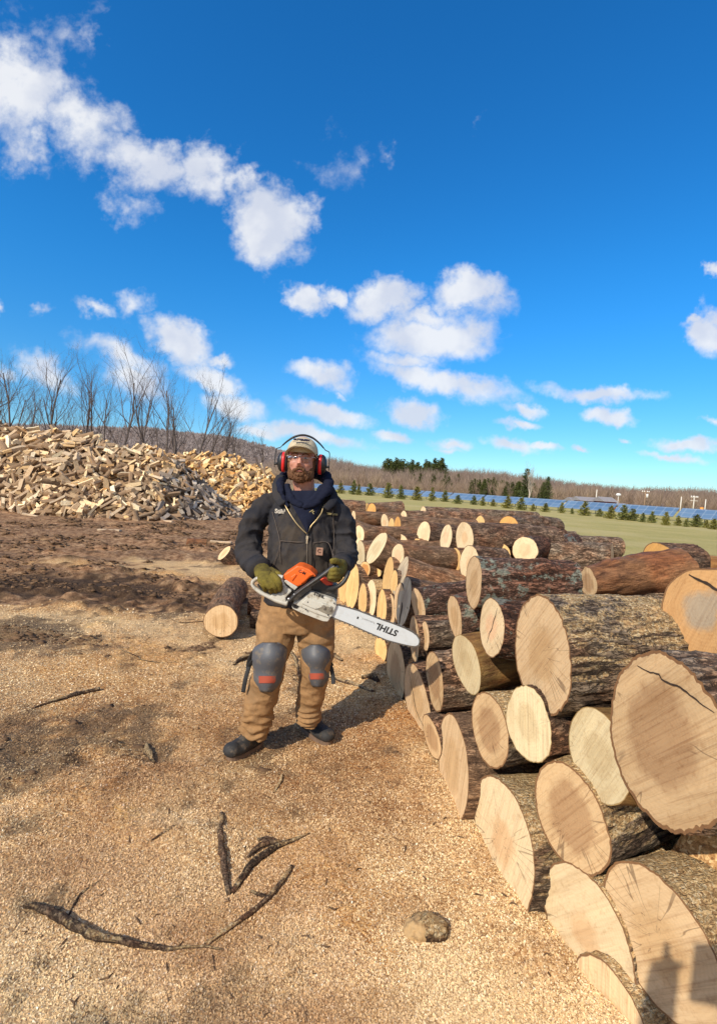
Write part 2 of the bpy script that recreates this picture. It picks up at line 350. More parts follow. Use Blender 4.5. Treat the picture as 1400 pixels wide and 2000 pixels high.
# ---- sawdust chips (stuff)
def build_chip(t,b):
    c=t.attr('tint','Color'); t.put(b.inputs['Base Color'],c); b.inputs['Roughness'].default_value=.85; b.inputs['Specular IOR Level'].default_value=.2
M_chip=material('wood_chip',build_chip)
def chips(N,seed):
    r=np.random.default_rng(seed)
    # sample by depth so that they spread over the picture
    py=1120+(r.random(N)**.8)*920; px=-40+r.random(N)*1300
    xr=(px-CX)/F; yr=(CY-py)/F
    x=xr*_c-yr*_s; u=xr*_s+yr*_c; d1=_cp+u*_sp; d2=-_sp+u*_cp
    tt=-H/d2; wx=x*tt; wy=d1*tt
    s,dk,gr=masks(wx,wy)
    n=fbm(np.stack([wx*3,wy*3,0*wx],-1),3,77)
    keep=(r.random(N)<s*(1-.65*dk)*(1-gr)*np.clip(.9+.5*n+.8*fbm(np.stack([wx*9,wy*9,0*wx],-1),3,79),0,1))&(wx<front_x(wy)+.9)
    wx,wy,dk=wx[keep],wy[keep],dk[keep]; n=len(wx)
    wz=gh(wx,wy)
    L=(.0012+.0033*r.random(n)**2.6)*(1+.35*np.maximum(wy-2,0)); W=L*(.35+.5*r.random(n)); 
    a=r.random(n)*6.283; tl=(r.random(n)-.5)*1.5; tw=(r.random(n)-.5)*1.3
    ca,sa=np.cos(a),np.sin(a)
    e1=np.stack([ca*np.cos(tl),sa*np.cos(tl),np.sin(tl)],-1); e2=np.stack([-sa*np.cos(tw),ca*np.cos(tw),np.sin(tw)],-1)
    c=np.stack([wx,wy,wz+.002+.3*L*np.abs(np.sin(tl))],-1)
    V=np.stack([c-e1*L[:,None]-e2*W[:,None],c+e1*L[:,None]*.8-e2*W[:,None],c+e1*L[:,None]+e2*W[:,None],c-e1*L[:,None]*.7+e2*W[:,None]],1)
    pal=np.array([[.80,.62,.38],[.77,.56,.30],[.73,.51,.26],[.66,.44,.22],[.71,.47,.22],[.50,.31,.15],[.30,.17,.085],[.86,.74,.54]])
    pi=r.choice(8,n,p=[.14,.22,.2,.15,.11,.1,.06,.02]); col=pal[pi]*(.88+.25*r.random((n,1)))
    # redder, browner drifts
    m=sst(fbm(np.stack([wx*1.2,wy*1.2,0*wx],-1),3,78),-.05,.35)[:,None]
    m2=sst(fbm(np.stack([wx*4.5,wy*4.5,0*wx+5],-1),3,80),.0,.4)[:,None]
    col=col*(1-m*np.array([.18,.27,.31]))*(1-m2*np.array([.20,.25,.28])); col=col*(1-.5*dk[:,None])*(1-damp_mask(wx,wy)[:,None]*np.array([.30,.38,.42])); col=col*np.array([1.07,1.10,1.16]); pm=.42*pale_mask(wx,wy)[:,None]; col=col*(1-pm)+np.array([.82,.62,.36])*pm; col=np.minimum(col,.88)
    Fc=np.arange(4*n).reshape(n,4)
    return V.reshape(-1,3),Fc,np.repeat(col,4,0)
V,Fc,col=chips(NCHIPS if 'NCHIPS' in globals() else 640000,5)
o=mk('sawdust_chips',V,Fc,M_chip,smooth=False,attrs=dict(tint=col)); tag(o,'loose tan sawdust and wood chips carpeting the ground in front','sawdust',kind='stuff')
# ---- mud clods and debris (stuff)
def clods(N,seed):
    r=np.random.default_rng(seed); bm=bmesh.new(); bmesh.ops.create_icosphere(bm,subdivisions=1,radius=1)
    sv=np.array([v.co[:] for v in bm.verts]); sf=np.array([[v.index for v in f.verts] for f in bm.faces]); bm.free()
    VV=[];FF=[];k=0
    xs=r.uniform(-9,.3,N*3); ys=4.2+r.random(N*3)**1.5*11
    dkx=r.uniform(-2.4,.4,N//14); dky=r.uniform(1.8,4.5,N//14); xs=np.concatenate([xs,dkx]); ys=np.concatenate([ys,dky])
    s,dk,gr=masks(xs,ys)
    n=fbm(np.stack([xs*1.5,ys*2,0*xs],-1),3,31)
    keep=(((ys>5.9)&(s<.5)&(gr<.2)&(n>-.04))|((ys<4.5)&(dk>.45)))&(xs<front_x(ys)-.1)
    xs,ys=xs[keep],ys[keep]; zs=gh(xs,ys)
    for x,y,z in zip(xs,ys,zs):
        sc=(.004+.020*r.random()**4)*(1+.16*max(y-3,0)); 
        v=sv*(1+.85*vnoise(sv*2.6+r.random()*90,4)[:,None])*sc*np.array([1+r.random()*.9,1,.45+.3*r.random()])
        VV.append(v+[x,y,z]); FF.append(sf+k); k+=len(sv)
    return np.concatenate(VV),np.concatenate(FF)
M_clod=simple('mud_clod',(.135,.082,.048),.95,.5,18,spec=.1,bumpd=.004,bscale=120)
V,Fc=clods(13000,3); o=mk('mud_clods',V,Fc,M_clod,smooth=False); tag(o,'dark brown clods of churned mud and bark bits on the yard','mud clods',kind='stuff')
# ---- hills
def ang(px): return math.atan2(*ray(px,950+(px-700)*.0664)[:2])
RP=[(-900,885),(-300,850),(0,842),(280,852),(450,868),(520,884),(640,908),(700,925),(760,933),(860,933),(960,937),(1100,955),(1250,968),(1400,976),(1800,995),(2600,1040)]
az=np.array([ang(p[0]) for p in RP]); 
el=np.array([ (lambda r: r[2]/math.hypot(r[0],r[1]))(ray(*p)) for p in RP])
AZ=np.linspace(-1.45,1.45,260)
def hill(name,dist0,dist1,els,seed,mat,amp):
    nr=14; V=[]
    for i in range(nr):
        f=i/(nr-1); d=dist0+(dist1-dist0)*f
        e=np.interp(AZ,az,els)
        hgt=(1.56+e*dist1)*np.sin(min(f*1.25,1)*math.pi/2)**1.5-.6*(f==0)
        if f>.9: hgt=hgt*(1-(f-.9)*3)
        hgt=hgt+amp*fbm(np.stack([np.sin(AZ)*d*.012,np.cos(AZ)*d*.012,0*AZ],-1),3,seed)*(f>0.05)
        V.append(np.stack([np.sin(AZ)*d,np.cos(AZ)*d,hgt],-1))
    V=np.concatenate(V); o=mk(name,V,grid_faces(len(AZ),nr,False)[:,::-1],mat); tag(o,kind='structure'); return V.reshape(nr,-1,3)
M_hill=simple('wooded_hillside',(.20,.15,.125),.98,.35,.05,spec=.05)
elR=np.where((az>ang(560)),el*.80-.002,el*.35)
VH=hill('hillside',235,520,elR,5,M_hill,3.2)
VF=hill('far_hill',900,1700,np.where(az<ang(640),el,el*.7),9,M_hill,5.0)
# ---- far bare woodland (stuff), conifers of the hillside (stuff)
def twigs_wood(pos,hts,cols,seed,nb=22,wd=.16):
    r=np.random.default_rng(seed); n=len(pos)
    B=np.repeat(pos,nb,0); Hh=np.repeat(hts,nb); C=np.repeat(cols,nb,0); m=len(B)
    z0=r.random(m)*.5; a=r.random(m)*6.283; sp=(.05+.33*r.random(m)); 
    z0[r.random(m)<.12]=0; sp=sp*(1-.0*z0); s0=B+np.stack([np.cos(a)*sp*Hh*.12,np.sin(a)*sp*Hh*.12,z0*Hh],-1)
    e0=B+np.stack([np.cos(a)*sp*Hh,np.sin(a)*sp*Hh,(z0+.18+.34*r.random(m)).clip(0,1)*Hh],-1)
    # trunk
    w=np.stack([np.cos(a+1.57),np.sin(a+1.57),0*a],-1)*(wd*(.4+r.random(m)))[:,None]
    w=np.stack([np.ones(m)*wd*(.5+r.random(m)),0*a,0*a],-1)*np.maximum(.5,Hh/12)[:,None]
    V=np.stack([s0-w,s0+w,e0+w*.25,e0-w*.25],1).reshape(-1,3)
    return V,np.arange(4*m).reshape(m,4),np.repeat(C*(.7+.6*r.random((m,1))),4,0)
M_twig=material('tinted_twigs',lambda t,b:(t.put(b.inputs['Base Color'],t.attr('tint','Color')),setattr(b.inputs['Roughness'],'default_value',.95),setattr(b.inputs['Specular IOR Level'],'default_value',.1)))
def on_hill(VG,N,r,f0=0,f1=1,a0=None,a1=None):
    nr,na,_=VG.shape; out=[]
    i=r.uniform(f0*(nr-1),f1*(nr-1)-.01,N); j=r.uniform(0 if a0 is None else np.interp(a0,AZ,range(na)),na-1.01 if a1 is None else np.interp(a1,AZ,range(na)),N)
    i0=i.astype(int); j0=j.astype(int); fi=(i-i0)[:,None]; fj=(j-j0)[:,None]
    return (VG[i0,j0]*(1-fi)+VG[i0+1,j0]*fi)*(1-fj)+(VG[i0,j0+1]*(1-fi)+VG[i0+1,j0+1]*fi)*fj
r=np.random.default_rng(41)
pos=on_hill(VH,5600,r,.02,.93,ang(520),ang(1560)); hts=r.uniform(5,11.5,len(pos))*(1+.3*fbm(pos*.02,2,3))
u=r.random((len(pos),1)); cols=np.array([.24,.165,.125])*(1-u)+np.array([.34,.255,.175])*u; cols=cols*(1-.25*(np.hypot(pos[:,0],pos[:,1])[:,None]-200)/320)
far_=((np.hypot(pos[:,0],pos[:,1])[:,None]-200)/320).clip(0,1); cols=cols*(1-far_)+far_*np.array([.20,.165,.165])  # farther trees blend to a greyed haze tone mixed into their colour
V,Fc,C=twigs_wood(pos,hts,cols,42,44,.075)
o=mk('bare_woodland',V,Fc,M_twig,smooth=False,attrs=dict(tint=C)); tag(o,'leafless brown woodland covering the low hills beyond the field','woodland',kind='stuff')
pos=on_hill(VF,4500,r,.3,.95,ang(-500),ang(720)); hts=r.uniform(10,17,len(pos)); cols=np.array([.26,.22,.215])*np.ones((len(pos),1))
V,Fc,C=twigs_wood(pos,hts,cols,43,14,.7)
o=mk('distant_woodland',V,Fc,M_twig,smooth=False,attrs=dict(tint=C)); tag(o,'dark leafless woods on the far ridge behind the firewood heaps','woodland',kind='stuff')
# conifer maker
def conifer_mesh(h,w,seed,nw=14,per=26,up=.25,leaf=.09,bare=.08):
    r=np.random.default_rng(seed); V=[];F_=[];k=0
    for i in range(nw):
        f=i/(nw-1); z=h*(bare+(1-bare)*f**.95); R=w/2*(1-f)**.8*(.8+.35*r.random())+.02*h
        for j in range(int(per*(1-f*.6))):
            a=r.random()*6.283; L=R*(.6+.5*r.random())
            for q in range(5):
                s=(q+.6+r.random()*.6)/5*L; c=np.array([math.cos(a)*s,math.sin(a)*s,z+up*s*(.4+r.random()*.6)-.15*L])
                d=np.array([math.cos(a+r.normal()*.9),math.sin(a+r.normal()*.9),.2+r.random()*.7]); d/=np.linalg.norm(d)
                e=np.cross(d,r.normal(size=3)); e/=np.linalg.norm(e)
                l=leaf*h*(.5+.8*r.random()); V+= [c-e*l*.22,c+e*l*.22,c+d*l]; F_.append((k,k+1,k+2)); k+=3
    return np.array(V),F_
def build_needles(c0,c1):
    def f(t,b):
        o=t.obj(); n=t.noise(o,4,4); rr=t.rnd()
        c=t.mix(t.ss(n,.35,.65),c0,c1); c=t.mix(t.math('MULTIPLY',rr,.6),c,(c1[0]*1.2,c1[1]*.95,c1[2]*.5))
        t.put(b.inputs['Base Color'],c); b.inputs['Roughness'].default_value=.8; b.inputs['Specular IOR Level'].default_value=.2
    return f
M_needle=material('spruce_needles',build_needles((.075,.10,.03),(.20,.205,.06)))
M_needle2=material('pine_needles',build_needles((.025,.045,.018),(.075,.10,.038)))
M_brown=simple('trunk_bark',(.12,.085,.06),.9,.3,20)
# hillside conifers as one wood
VV=[];FF=[];k=0
cv,cf=conifer_mesh(9,4.6,5,13,15,.2,.11); cf=np.array(cf)
spots=[]
for a0,a1,N,f0,f1 in((ang(745),ang(860),110,.35,.85),(ang(915),ang(1045),75,.02,.18),(ang(1045),ang(1075),6,.05,.2),(ang(800),ang(900),40,.1,.4)):
    spots+=list(on_hill(VH,N,r,f0,f1,a0,a1))
for p in spots:
    s=r.uniform(.6,1.05)*(1.7 if math.hypot(p[0],p[1])>330 else 1); a=r.random()*6; R=np.array([[math.cos(a),-math.sin(a),0],[math.sin(a),math.cos(a),0],[0,0,1]])
    VV.append((cv*s)@R.T+p); FF.append(cf+k); k+=len(cv)
o=mk('pine_wood',np.concatenate(VV),np.concatenate(FF),M_needle2,smooth=False); tag(o,'dark green pines mixed into the bare woods on the hillside','woodland',kind='stuff')
# ---- young spruces along the field edge
TR=[(722,968,26),(757,973,27),(782,975,25),(813,977,26),(843,979,24),(868,980,24),(893,984,18),(925,986,18),(942,988,20),(962,989,14),(990,993,24),(1016,996,22),(1040,998,14),(1064,1000,18),(1096,1002,20),(1116,1004,12),(1140,1007,26),(1170,1009,16),(1191,1013,24),(1217,1016,26),(1234,1017,26),(1254,1020,16),(1272,1021,22),(1298,1026,26),(1323,1027,22),(1338,1029,16),(1358,1029,26),(1378,1031,14),(1392,1034,22),(665,964,22),(690,966,26),(700,967,20)]
sv=[conifer_mesh(1,.86,60+i,12,16,.3,.16,.05) for i in range(4)]
protos=[]
def spruce(i,p,h,label):
    k=i%4
    root=empty('young_spruce',(p[0],p[1],gz(p[0],p[1])-.02)); root.scale=(h*random.uniform(.8,1.35),)*2+(h*random.uniform(.85,1.1),); root.rotation_euler=(0,0,random.random()*6)
    if len(protos)<=k:
        protos.append([mk('crown',sv[k][0],sv[k][1],M_needle,root,smooth=False),mk('trunk',*tube([(0,0,-.02),(0,0,.5)],[.03,.012],6),M_brown,root)])
    else:
        for q in protos[k]:
            c=q.copy(); scene.collection.objects.link(c); c.parent=root
    tag(root,label,'tree','young spruces along the field edge'); return root
ORD=['first','second','third','fourth','fifth','sixth','seventh','eighth','ninth','tenth','eleventh','twelfth','thirteenth','fourteenth','fifteenth','sixteenth']
def place(i,n):
    return (ORD[i]+' from the left') if i<n/2 else (ORD[n-1-i]+' from the right')
for i,(px,py,hp) in enumerate(sorted(TR)):
    p=G(px,py); h=hp/F*p[1]*1.0
    nm=['small','bushy','slim','full'][i%4]
    lb=('tiny' if hp<17 else 'medium' if hp<23 else 'tall')+' young spruce in the field edge row, '+place(i,len(TR))
    spruce(i,p,h,lb)
# ---- solar panel tables
def build_panel(t,b):
    o=t.obj(); br=t.new('ShaderNodeTexBrick'); t.put(br.inputs['Vector'],o); br.offset=0
    br.inputs['Scale'].default_value=1; br.inputs['Brick Width'].default_value=1.0; br.inputs['Row Height'].default_value=.85; br.inputs['Mortar Size'].default_value=.02
    t.put(br.inputs['Color1'],(.09,.16,.27)); t.put(br.inputs['Color2'],(.13,.21,.32)); t.put(br.inputs['Mortar'],(.35,.40,.46))
    t.put(b.inputs['Base Color'],br.outputs[0]); b.inputs['Roughness'].default_value=.32
M_panel=material('solar_glass',build_panel); M_steel=simple('galvanised_steel',(.45,.46,.47),.45,.1,metal=.4)
a=G(690,966)+np.array([0,18,0]); bq=G(1395,1031)+np.array([5,16,0]); a[1]+=2; d=(bq-a); Lr=np.linalg.norm(d[:2]); d/=Lr; npan=int(Lr/7.2)
pm=None
for row in range(1):
  for i in range(-3 if row==0 else -4,npan+3):
    c=a+d*(i+.5)*7.2+np.array([0,row*9.0,0]); root=empty('solar_panel_table',(c[0],c[1],gz(c[0],c[1]))); root.rotation_euler=(0,0,math.atan2(d[1],d[0]))
    if pm is None:
        R=np.array(Matrix.Rotation(math.radians(32),3,'X'))
        v,f=box((0,0,0),(6.9,2.0,.05)); p1=mk('panel_sheet',v,f,M_panel,root,smooth=False); p1.location=(0,0,1.0); p1.rotation_euler=(math.radians(32),0,0)
        pm=[p1]
        for x in(-2.6,-.9,.9,2.6):
            pm.append(mk('post',*tube([(x,.3,-.2),(x,.3,1.15)],[.06,.06],6),M_steel,root)); 
    else:
        for q in pm:
            c2=q.copy(); scene.collection.objects.link(c2); c2.parent=root
    tag(root,'blue solar panel table beyond the spruces, '+('front' if row==0 else 'rear')+' row, '+place(i+(3 if row==0 else 4),npan+6+row),'solar panel','solar panels in the '+('front' if row==0 else 'rear')+' row')
# ---- bare trees
def bare_tree(h,seed,lean=0,spread=.55,levels=5,thick=.0105,multi=1):
    r=np.random.default_rng(seed); segs=[]
    def grow(p,d,L,rad,lv):
        n=max(2,int(4 if lv==0 else 3)); pts=[p]; rads=[rad]
        dd=np.array(d)
        for i in range(n):
            dd=dd+r.normal(size=3)*.09*(1+lv*.5)+np.array([0,0,.07]); dd/=np.linalg.norm(dd)
            p=p+dd*L/n; pts.append(p); rads.append(rad*(1-.65*(i+1)/n))
        segs.append((pts,rads,lv))
        if lv>=levels: return
        nb={0:8,1:4,2:3,3:3,4:2}.get(lv,2)
        for k in range(nb):
            f=(.28 if lv==0 else .15)+(1-(.28 if lv==0 else .15))*(k+r.random()*.8)/nb; f=min(f,.98); i=min(int(f*n),n-1); q=pts[i]+(pts[i+1]-pts[i])*(f*n-i)
            a=r.random()*6.283; t1=norm(np.cross(dd,[math.cos(a),math.sin(a),.01])); ang_=spread*(.6+.7*r.random())
            nd=norm(dd*math.cos(ang_)+t1*math.sin(ang_)+np.array([0,0,.22]))
            grow(q,nd,L*(.52 if lv==0 else .62)*(1.15-.5*f)*(.8+.4*r.random()),max(rad*(1-.62*f)*.55,thick*h*.03),lv+1)
    for m in range(multi):
        d0=norm([lean+ (r.normal()*.14 if multi>1 else 0),r.normal()*.05,1]); grow(np.zeros(3),d0,h*.86*(1 if m==0 else .8),thick*h*(1 if m==0 else .7),0)
    return segs
def tree_meshes(segs):
    A=[];B=[]
    for pts,rads,lv in segs:
        (A if lv==0 else B).append(tube(pts,rads,7 if lv==0 else 4 if lv<3 else 3,caps=False))
    return merge(A),merge(B)
M_bark_tree=simple('grey_tree_bark',(.10,.078,.068),.9,.3,6); M_twig2=simple('brown_twigs',(.11,.082,.07),.9,.2,3)
BT=[(20,835,690,30,.9,1),(95,840,700,32,.8,3),(170,850,718,31,.5,2),(228,860,695,30,.8,1),(320,866,722,34,.8,3),(372,888,730,29,.5,2),(425,885,790,33,.8,3),(470,892,830,36,.7,2),(300,866,745,35,.6,2),(140,850,745,36,.7,3),(0,835,720,33,.6,2),(190,855,745,38,.6,2),(55,838,755,38,.8,3),(515,895,850,38,.5,1),(265,862,735,37,.6,2),(345,880,760,31,.6,1),(395,885,775,34,.7,2),(-40,840,700,32,.7,2),(-90,840,710,34,.7,2)]
tl=['tall slender bare tree at the far left edge','bare tree with three upright stems above the left heap','bare two stemmed tree behind the left heap top','tallest bare tree with arching limbs above the left heap','bare tree clump standing over the dip between heaps','leaning bare double tree beside the dip between heaps','low wide bare tree over the golden firewood heap','short twiggy bare tree near the far ridge','thin bare tree just left of the leaning double tree','shorter many stemmed bare tree second gap from left','bare tree cut by the left picture edge','short thin bare tree left of the tallest one','low bushy bare tree between the two leftmost tall trees','smallest bare sapling just left of the man','thin pale bare tree just right of the tallest one','slim single bare stem beside the leaning double tree','twiggy bare tree between leaning tree and golden heap','bare tree outside the left edge','bare tree further outside the left edge']
for i,(px,py,ty,D,spr,mu) in enumerate(BT):
    p=P(px,py,D); top=P(px,ty,D)[2]; base=0; h=(top-base)*1.0
    A,B=tree_meshes(bare_tree(h,200+i,lean=random.uniform(-.04,.07),spread=.30+spr*.20,levels=4,multi=1 if i%3 else 2))
    root=mk('bare_tree',A[0],A[1],M_bark_tree,loc=(p[0],p[1],base-.05)); root.name='bare_tree'; tag(root,tl[i],'tree','bare trees behind the firewood heaps')
    mk('branches',B[0],B[1],M_twig2,root)
# thicket behind heaps
r=np.random.default_rng(77); N=200; pos=np.stack([r.uniform(-48,-5,N),r.uniform(34,62,N),np.zeros(N)],-1)
pos=pos[pos[:,0]/pos[:,1]<-.12]; hts=r.uniform(2.0,4.8,len(pos)); cols=np.array([.24,.18,.14])*np.ones((len(pos),1))
V,Fc,C=twigs_wood(pos,hts,cols,78,34,.016)
o=mk('brush_thicket',V,Fc,M_twig,smooth=False,attrs=dict(tint=C)); tag(o,'low tangle of bare brush behind the firewood heaps','brush',kind='stuff')
# lone trees on the right
A,B=tree_meshes(bare_tree(13,331,spread=.5,levels=4,thick=.02,multi=2)); p=P(1031,985,190)
root=mk('bare_tree',A[0],A[1],simple('pale_bark',(.42,.36,.30),.9,.2,2),loc=(p[0],p[1],0)); tag(root,'tall pale bare tree beside the dark pines beyond the solar panels','tree'); mk('branches',B[0],B[1],simple('pale_twigs',(.36,.30,.25),.9,.2,2),root)
for px,h,D,lb in((1024,13,200,'tall dark pine just left of the pale bare tree'),(1066,10.5,205,'dark pine standing right of the pale bare tree'),(1058,8,200,'shorter dark pine beside the taller one right of the pale tree')):
    p=P(px,985,D); v,f=conifer_mesh(h,5.6,500+int(px),20,24,.15,.07,.12); root=mk('pine_tree',v,f,M_needle2,smooth=False,loc=(p[0],p[1],0)); root.name='pine_tree'
    tag(root,lb,'tree'); mk('trunk',*tube([(0,0,-.2),(0,0,h*.8)],[.2,.06],8),M_brown,root)
# ---- utility poles
M_pole_w=simple('weathered_pale_pole',(.62,.58,.52),.8,.1,3); M_pole_b=simple('brown_pole',(.30,.20,.13),.85,.2,3); M_white=simple('white_paint',(.75,.75,.74),.5,.05,3)
for px,ty,D,m,arm,lb in((1161,956,152,M_pole_w,0,'pale plain pole left of the dark red barn'),(1256,958,150,M_pole_b,1,'brown utility pole with white insulators and crossarm'),(1327,970,154,M_pole_w,0,'short pale pole left of the crossarm pole at the right'),(1352,968,156,M_pole_w,2,'pale utility pole with crossarms near the right edge'),(1375,975,154,M_pole_w,0,'thin pale pole at the right beside the orange marker')):
    p=P(px,1000,D); top=P(px,ty,D)[2]; root=empty('utility_pole',(p[0],p[1],0)); tag(root,lb,'utility pole')
    mk('pole',*tube([(0,0,-.3),(0,0,top)],[.19,.13],8),m,root)
    if arm:
        for k in range(arm): 
            v,f=box((0,-.1,top-.5-1.1*k),(2.4,.14,.16)); mk('crossarm',v,f,m,root,smooth=False)
        for x in(-1.0,-.4,.5,1.0): mk('insulator',*ellipsoid((x,-.1,top-.25),(.16,.16,.22),8,5),M_white,root)
        if arm==1: mk('transformer',*tube([(.45,-.3,top-2.1),(.45,-.3,top-1.0)],[.28,.28],10),M_white,root)
p=P(1204,1000,148); top=P(1204,966,148)[2]; root=empty('yard_lamp',(p[0],p[1],0)); tag(root,'white yard lamp on a post behind the dark barn roof','lamp')
mk('post',*tube([(0,0,-.2),(0,0,top)],[.1,.08],8),M_pole_w,root); mk('lamp_head',*ellipsoid((0,0,top),(.8,.4,.45),10,6),M_white,root)
p=P(1368,1006,95); root=mk('marker_post',*tube([(0,0,-.2),(0,0,1.2),(0,0,1.9)],[.2,.2,.35],8),simple('orange_plastic',(.75,.28,.04),.5),loc=(p[0],p[1],0)); tag(root,'small orange marker post between the two pale poles','marker')
# ---- buildings
M_redwall=simple('dark_red_siding',(.20,.055,.045),.8,.15,2); M_roofg=simple('grey_roof',(.27,.25,.25),.7,.15,2); M_pale=simple('pale_siding',(.50,.48,.45),.8,.1,2); M_dk=simple('dark_opening',(.02,.02,.02),.6); M_redroof=simple('red_roof',(.30,.10,.08),.7,.15,2)
def barn(px0,px1,pyb,pyt,D,wall,roof,lb,name='barn'):
    a=P(px0,pyb,D); c=P(px1,pyb,D); W=c[0]-a[0]; top=P((px0+px1)/2,pyt,D)[2]; wh=top*.62; dp=7
    root=empty(name,((a[0]+c[0])/2,D+dp/2,0)); tag(root,lb,'building')
    v,f=box((0,0,wh/2-.2),(W,dp,wh+.4)); mk('wall',v,f,wall,root,smooth=False)
    e=.5; V=[(-W/2-e,-dp/2-e,wh-.1),(W/2+e,-dp/2-e,wh-.1),(W/2+e,dp/2+e,wh-.1),(-W/2-e,dp/2+e,wh-.1),(-W/2-e,0,top),(W/2+e,0,top)]
    mk('roof',V,[(0,1,5,4),(2,3,4,5),(0,4,3),(1,2,5),(3,2,1,0)],roof,root,smooth=False)
    for x in np.linspace(-W*.35,W*.35,4):
        v,f=box((x,-dp/2-.02,wh*.45),(W*.07,.08,wh*.4)); mk('window',v,f,M_dk,root,smooth=False)
    v,f=box((W*.12,-dp/2-.03,wh*.4),(W*.08,.1,wh*.8)); mk('door',v,f,M_pale,root,smooth=False)
barn(1134,1172,990,971,142,M_redwall,M_roofg,'dark red barn with grey roof between the pale pole and the lamp')
barn(1180,1202,990,971,136,M_redwall,M_roofg,'small gabled red barn under the white yard lamp')
barn(1264,1308,1003,992,130,M_redwall,M_redroof,'long low red building right of the brown utility pole')
barn(1206,1228,994,983,145,M_pale,M_roofg,'pale low shed between the barns and brown pole','shed')
barn(1120,1131,986,972,146,M_pale,M_roofg,'narrow pale shed left of the dark red barn','shed')
# ================= WOOD MATERIALS =================
def wood_mat(name,sap,heart,hs=.5,rim=.965,streak=.55,rimcol=(.16,.08,.04),rings=.10,stain=(.30,.2,.12),stamt=.35):
    def f(t,b):
        o=t.obj(); rr=t.attr('rr'); rnd=t.rnd()
        off=t.vmath('ADD',o,t.vmath('SCALE',(7.3,3.1,5.7),scale=t.math('MULTIPLY',rnd,9)))
        n1=t.noise(off,6,6,.68); r1=t.math('ADD',rr,t.math('MULTIPLY_ADD',n1,.7,-.35))
        hm=t.ss(r1,hs-.13,hs+.11)
        c=t.mix(hm,heart,sap)
        # growth rings following the outline
        rg=t.math('SINE',t.math('ADD',t.math('MULTIPLY',t.attr('rm'),520),t.math('MULTIPLY',n1,14)))
        cm=t.ss(rr,.06,.2); c=t.mix(t.math('MULTIPLY',t.math('MULTIPLY',t.lin(rg,-1,1),rings),cm),c,t.mix(1,c,(.62,.50,.42),'MULTIPLY'))
        # medullary rays
        sp=t.new('ShaderNodeSeparateXYZ'); t.l.new(o,sp.inputs[0]); q=t.math('ADD',rr,.03)
        cb=t.new('ShaderNodeCombineXYZ'); t.put(cb.inputs[0],t.math('DIVIDE',sp.outputs[0],t.math('ADD',t.attr('rm'),.035))); t.put(cb.inputs[1],t.math('DIVIDE',sp.outputs[1],t.math('ADD',t.attr('rm'),.035))); t.put(cb.inputs[2],t.math('ADD',t.math('MULTIPLY',rr,.8),t.math('MULTIPLY',rnd,40)))
        ry=t.noise(cb.outputs[0],9,5,.7); c=t.mix(t.math('MULTIPLY',t.math('MULTIPLY',t.ss(ry,.5,.72),.42),cm),c,t.mix(1,c,(.60,.46,.36),'MULTIPLY'))
        # saw streaks, one direction per log
        vr=t.new('ShaderNodeVectorRotate',rotation_type='Z_AXIS'); t.put(vr.inputs[0],off); t.put(vr.inputs['Angle'],t.math('MULTIPLY_ADD',rnd,1.0,.75))
        s1=t.noise(t.mapping(vr.outputs[0],sc=(3,105,1)),1,5,.7); s2=t.noise(t.mapping(vr.outputs[0],sc=(1.5,14,1)),1,5,.6)
        c=t.mix(t.math('MULTIPLY',t.ss(s1,.46,.68),streak),c,t.mix(1,c,(.55,.44,.38),'MULTIPLY'))
        c=t.mix(t.math('MULTIPLY',t.ss(s2,.48,.70),.6),c,t.mix(1,c,(.78,.70,.62),'MULTIPLY'))
        c=t.mix(t.math('MULTIPLY',t.ss(s2,.52,.30),.35),c,t.mix(1,c,(1.25,1.22,1.18),'MULTIPLY'))
        st=t.noise(off,9,6,.7); c=t.mix(t.math('MULTIPLY',t.ss(st,.60,.74),stamt),c,stain)
        c=t.mix(1,c,t.vmath('SCALE',(1,1,1),scale=t.math('MULTIPLY_ADD',rnd,.25,.87)),'MULTIPLY')
        cb2=t.new('ShaderNodeCombineXYZ'); dv=t.math('ADD',t.attr('rm'),.012); t.put(cb2.inputs[0],t.math('DIVIDE',sp.outputs[0],dv)); t.put(cb2.inputs[1],t.math('DIVIDE',sp.outputs[1],dv)); t.put(cb2.inputs[2],t.math('ADD',t.math('MULTIPLY',rr,.07),t.math('MULTIPLY',rnd,77)))
        cz=t.noise(cb2.outputs[0],2.6,2,.5); chk=t.math('MULTIPLY',t.ss(t.math('ABSOLUTE',t.math('SUBTRACT',cz,.5)),.010,.002),t.math('MULTIPLY',t.ss(t.noise(off,3.1,2),.50,.60),t.ss(rr,.05,.15)))
        c=t.mix(t.math('MULTIPLY',chk,.6),c,(.10,.055,.03))
        rm=t.ss(t.math('ADD',rr,t.math('MULTIPLY_ADD',t.noise(off,40,3),.03,-.015)),rim-.012,rim)
        c=t.mix(rm,c,t.mix(t.noise(off,60,3),rimcol,(.30,.16,.07)))
        t.put(b.inputs['Base Color'],c); b.inputs['Roughness'].default_value=.78; b.inputs['Specular IOR Level'].default_value=.25
        hgt=t.math('ADD',t.math('MULTIPLY',s1,.0045),t.math('MULTIPLY',rm,.002))
        t.put(b.inputs['Normal'],t.bump(t.math('ADD',hgt,t.math('MULTIPLY',t.noise(off,160,3),.0006)),.8,1))
    return material(name,f)
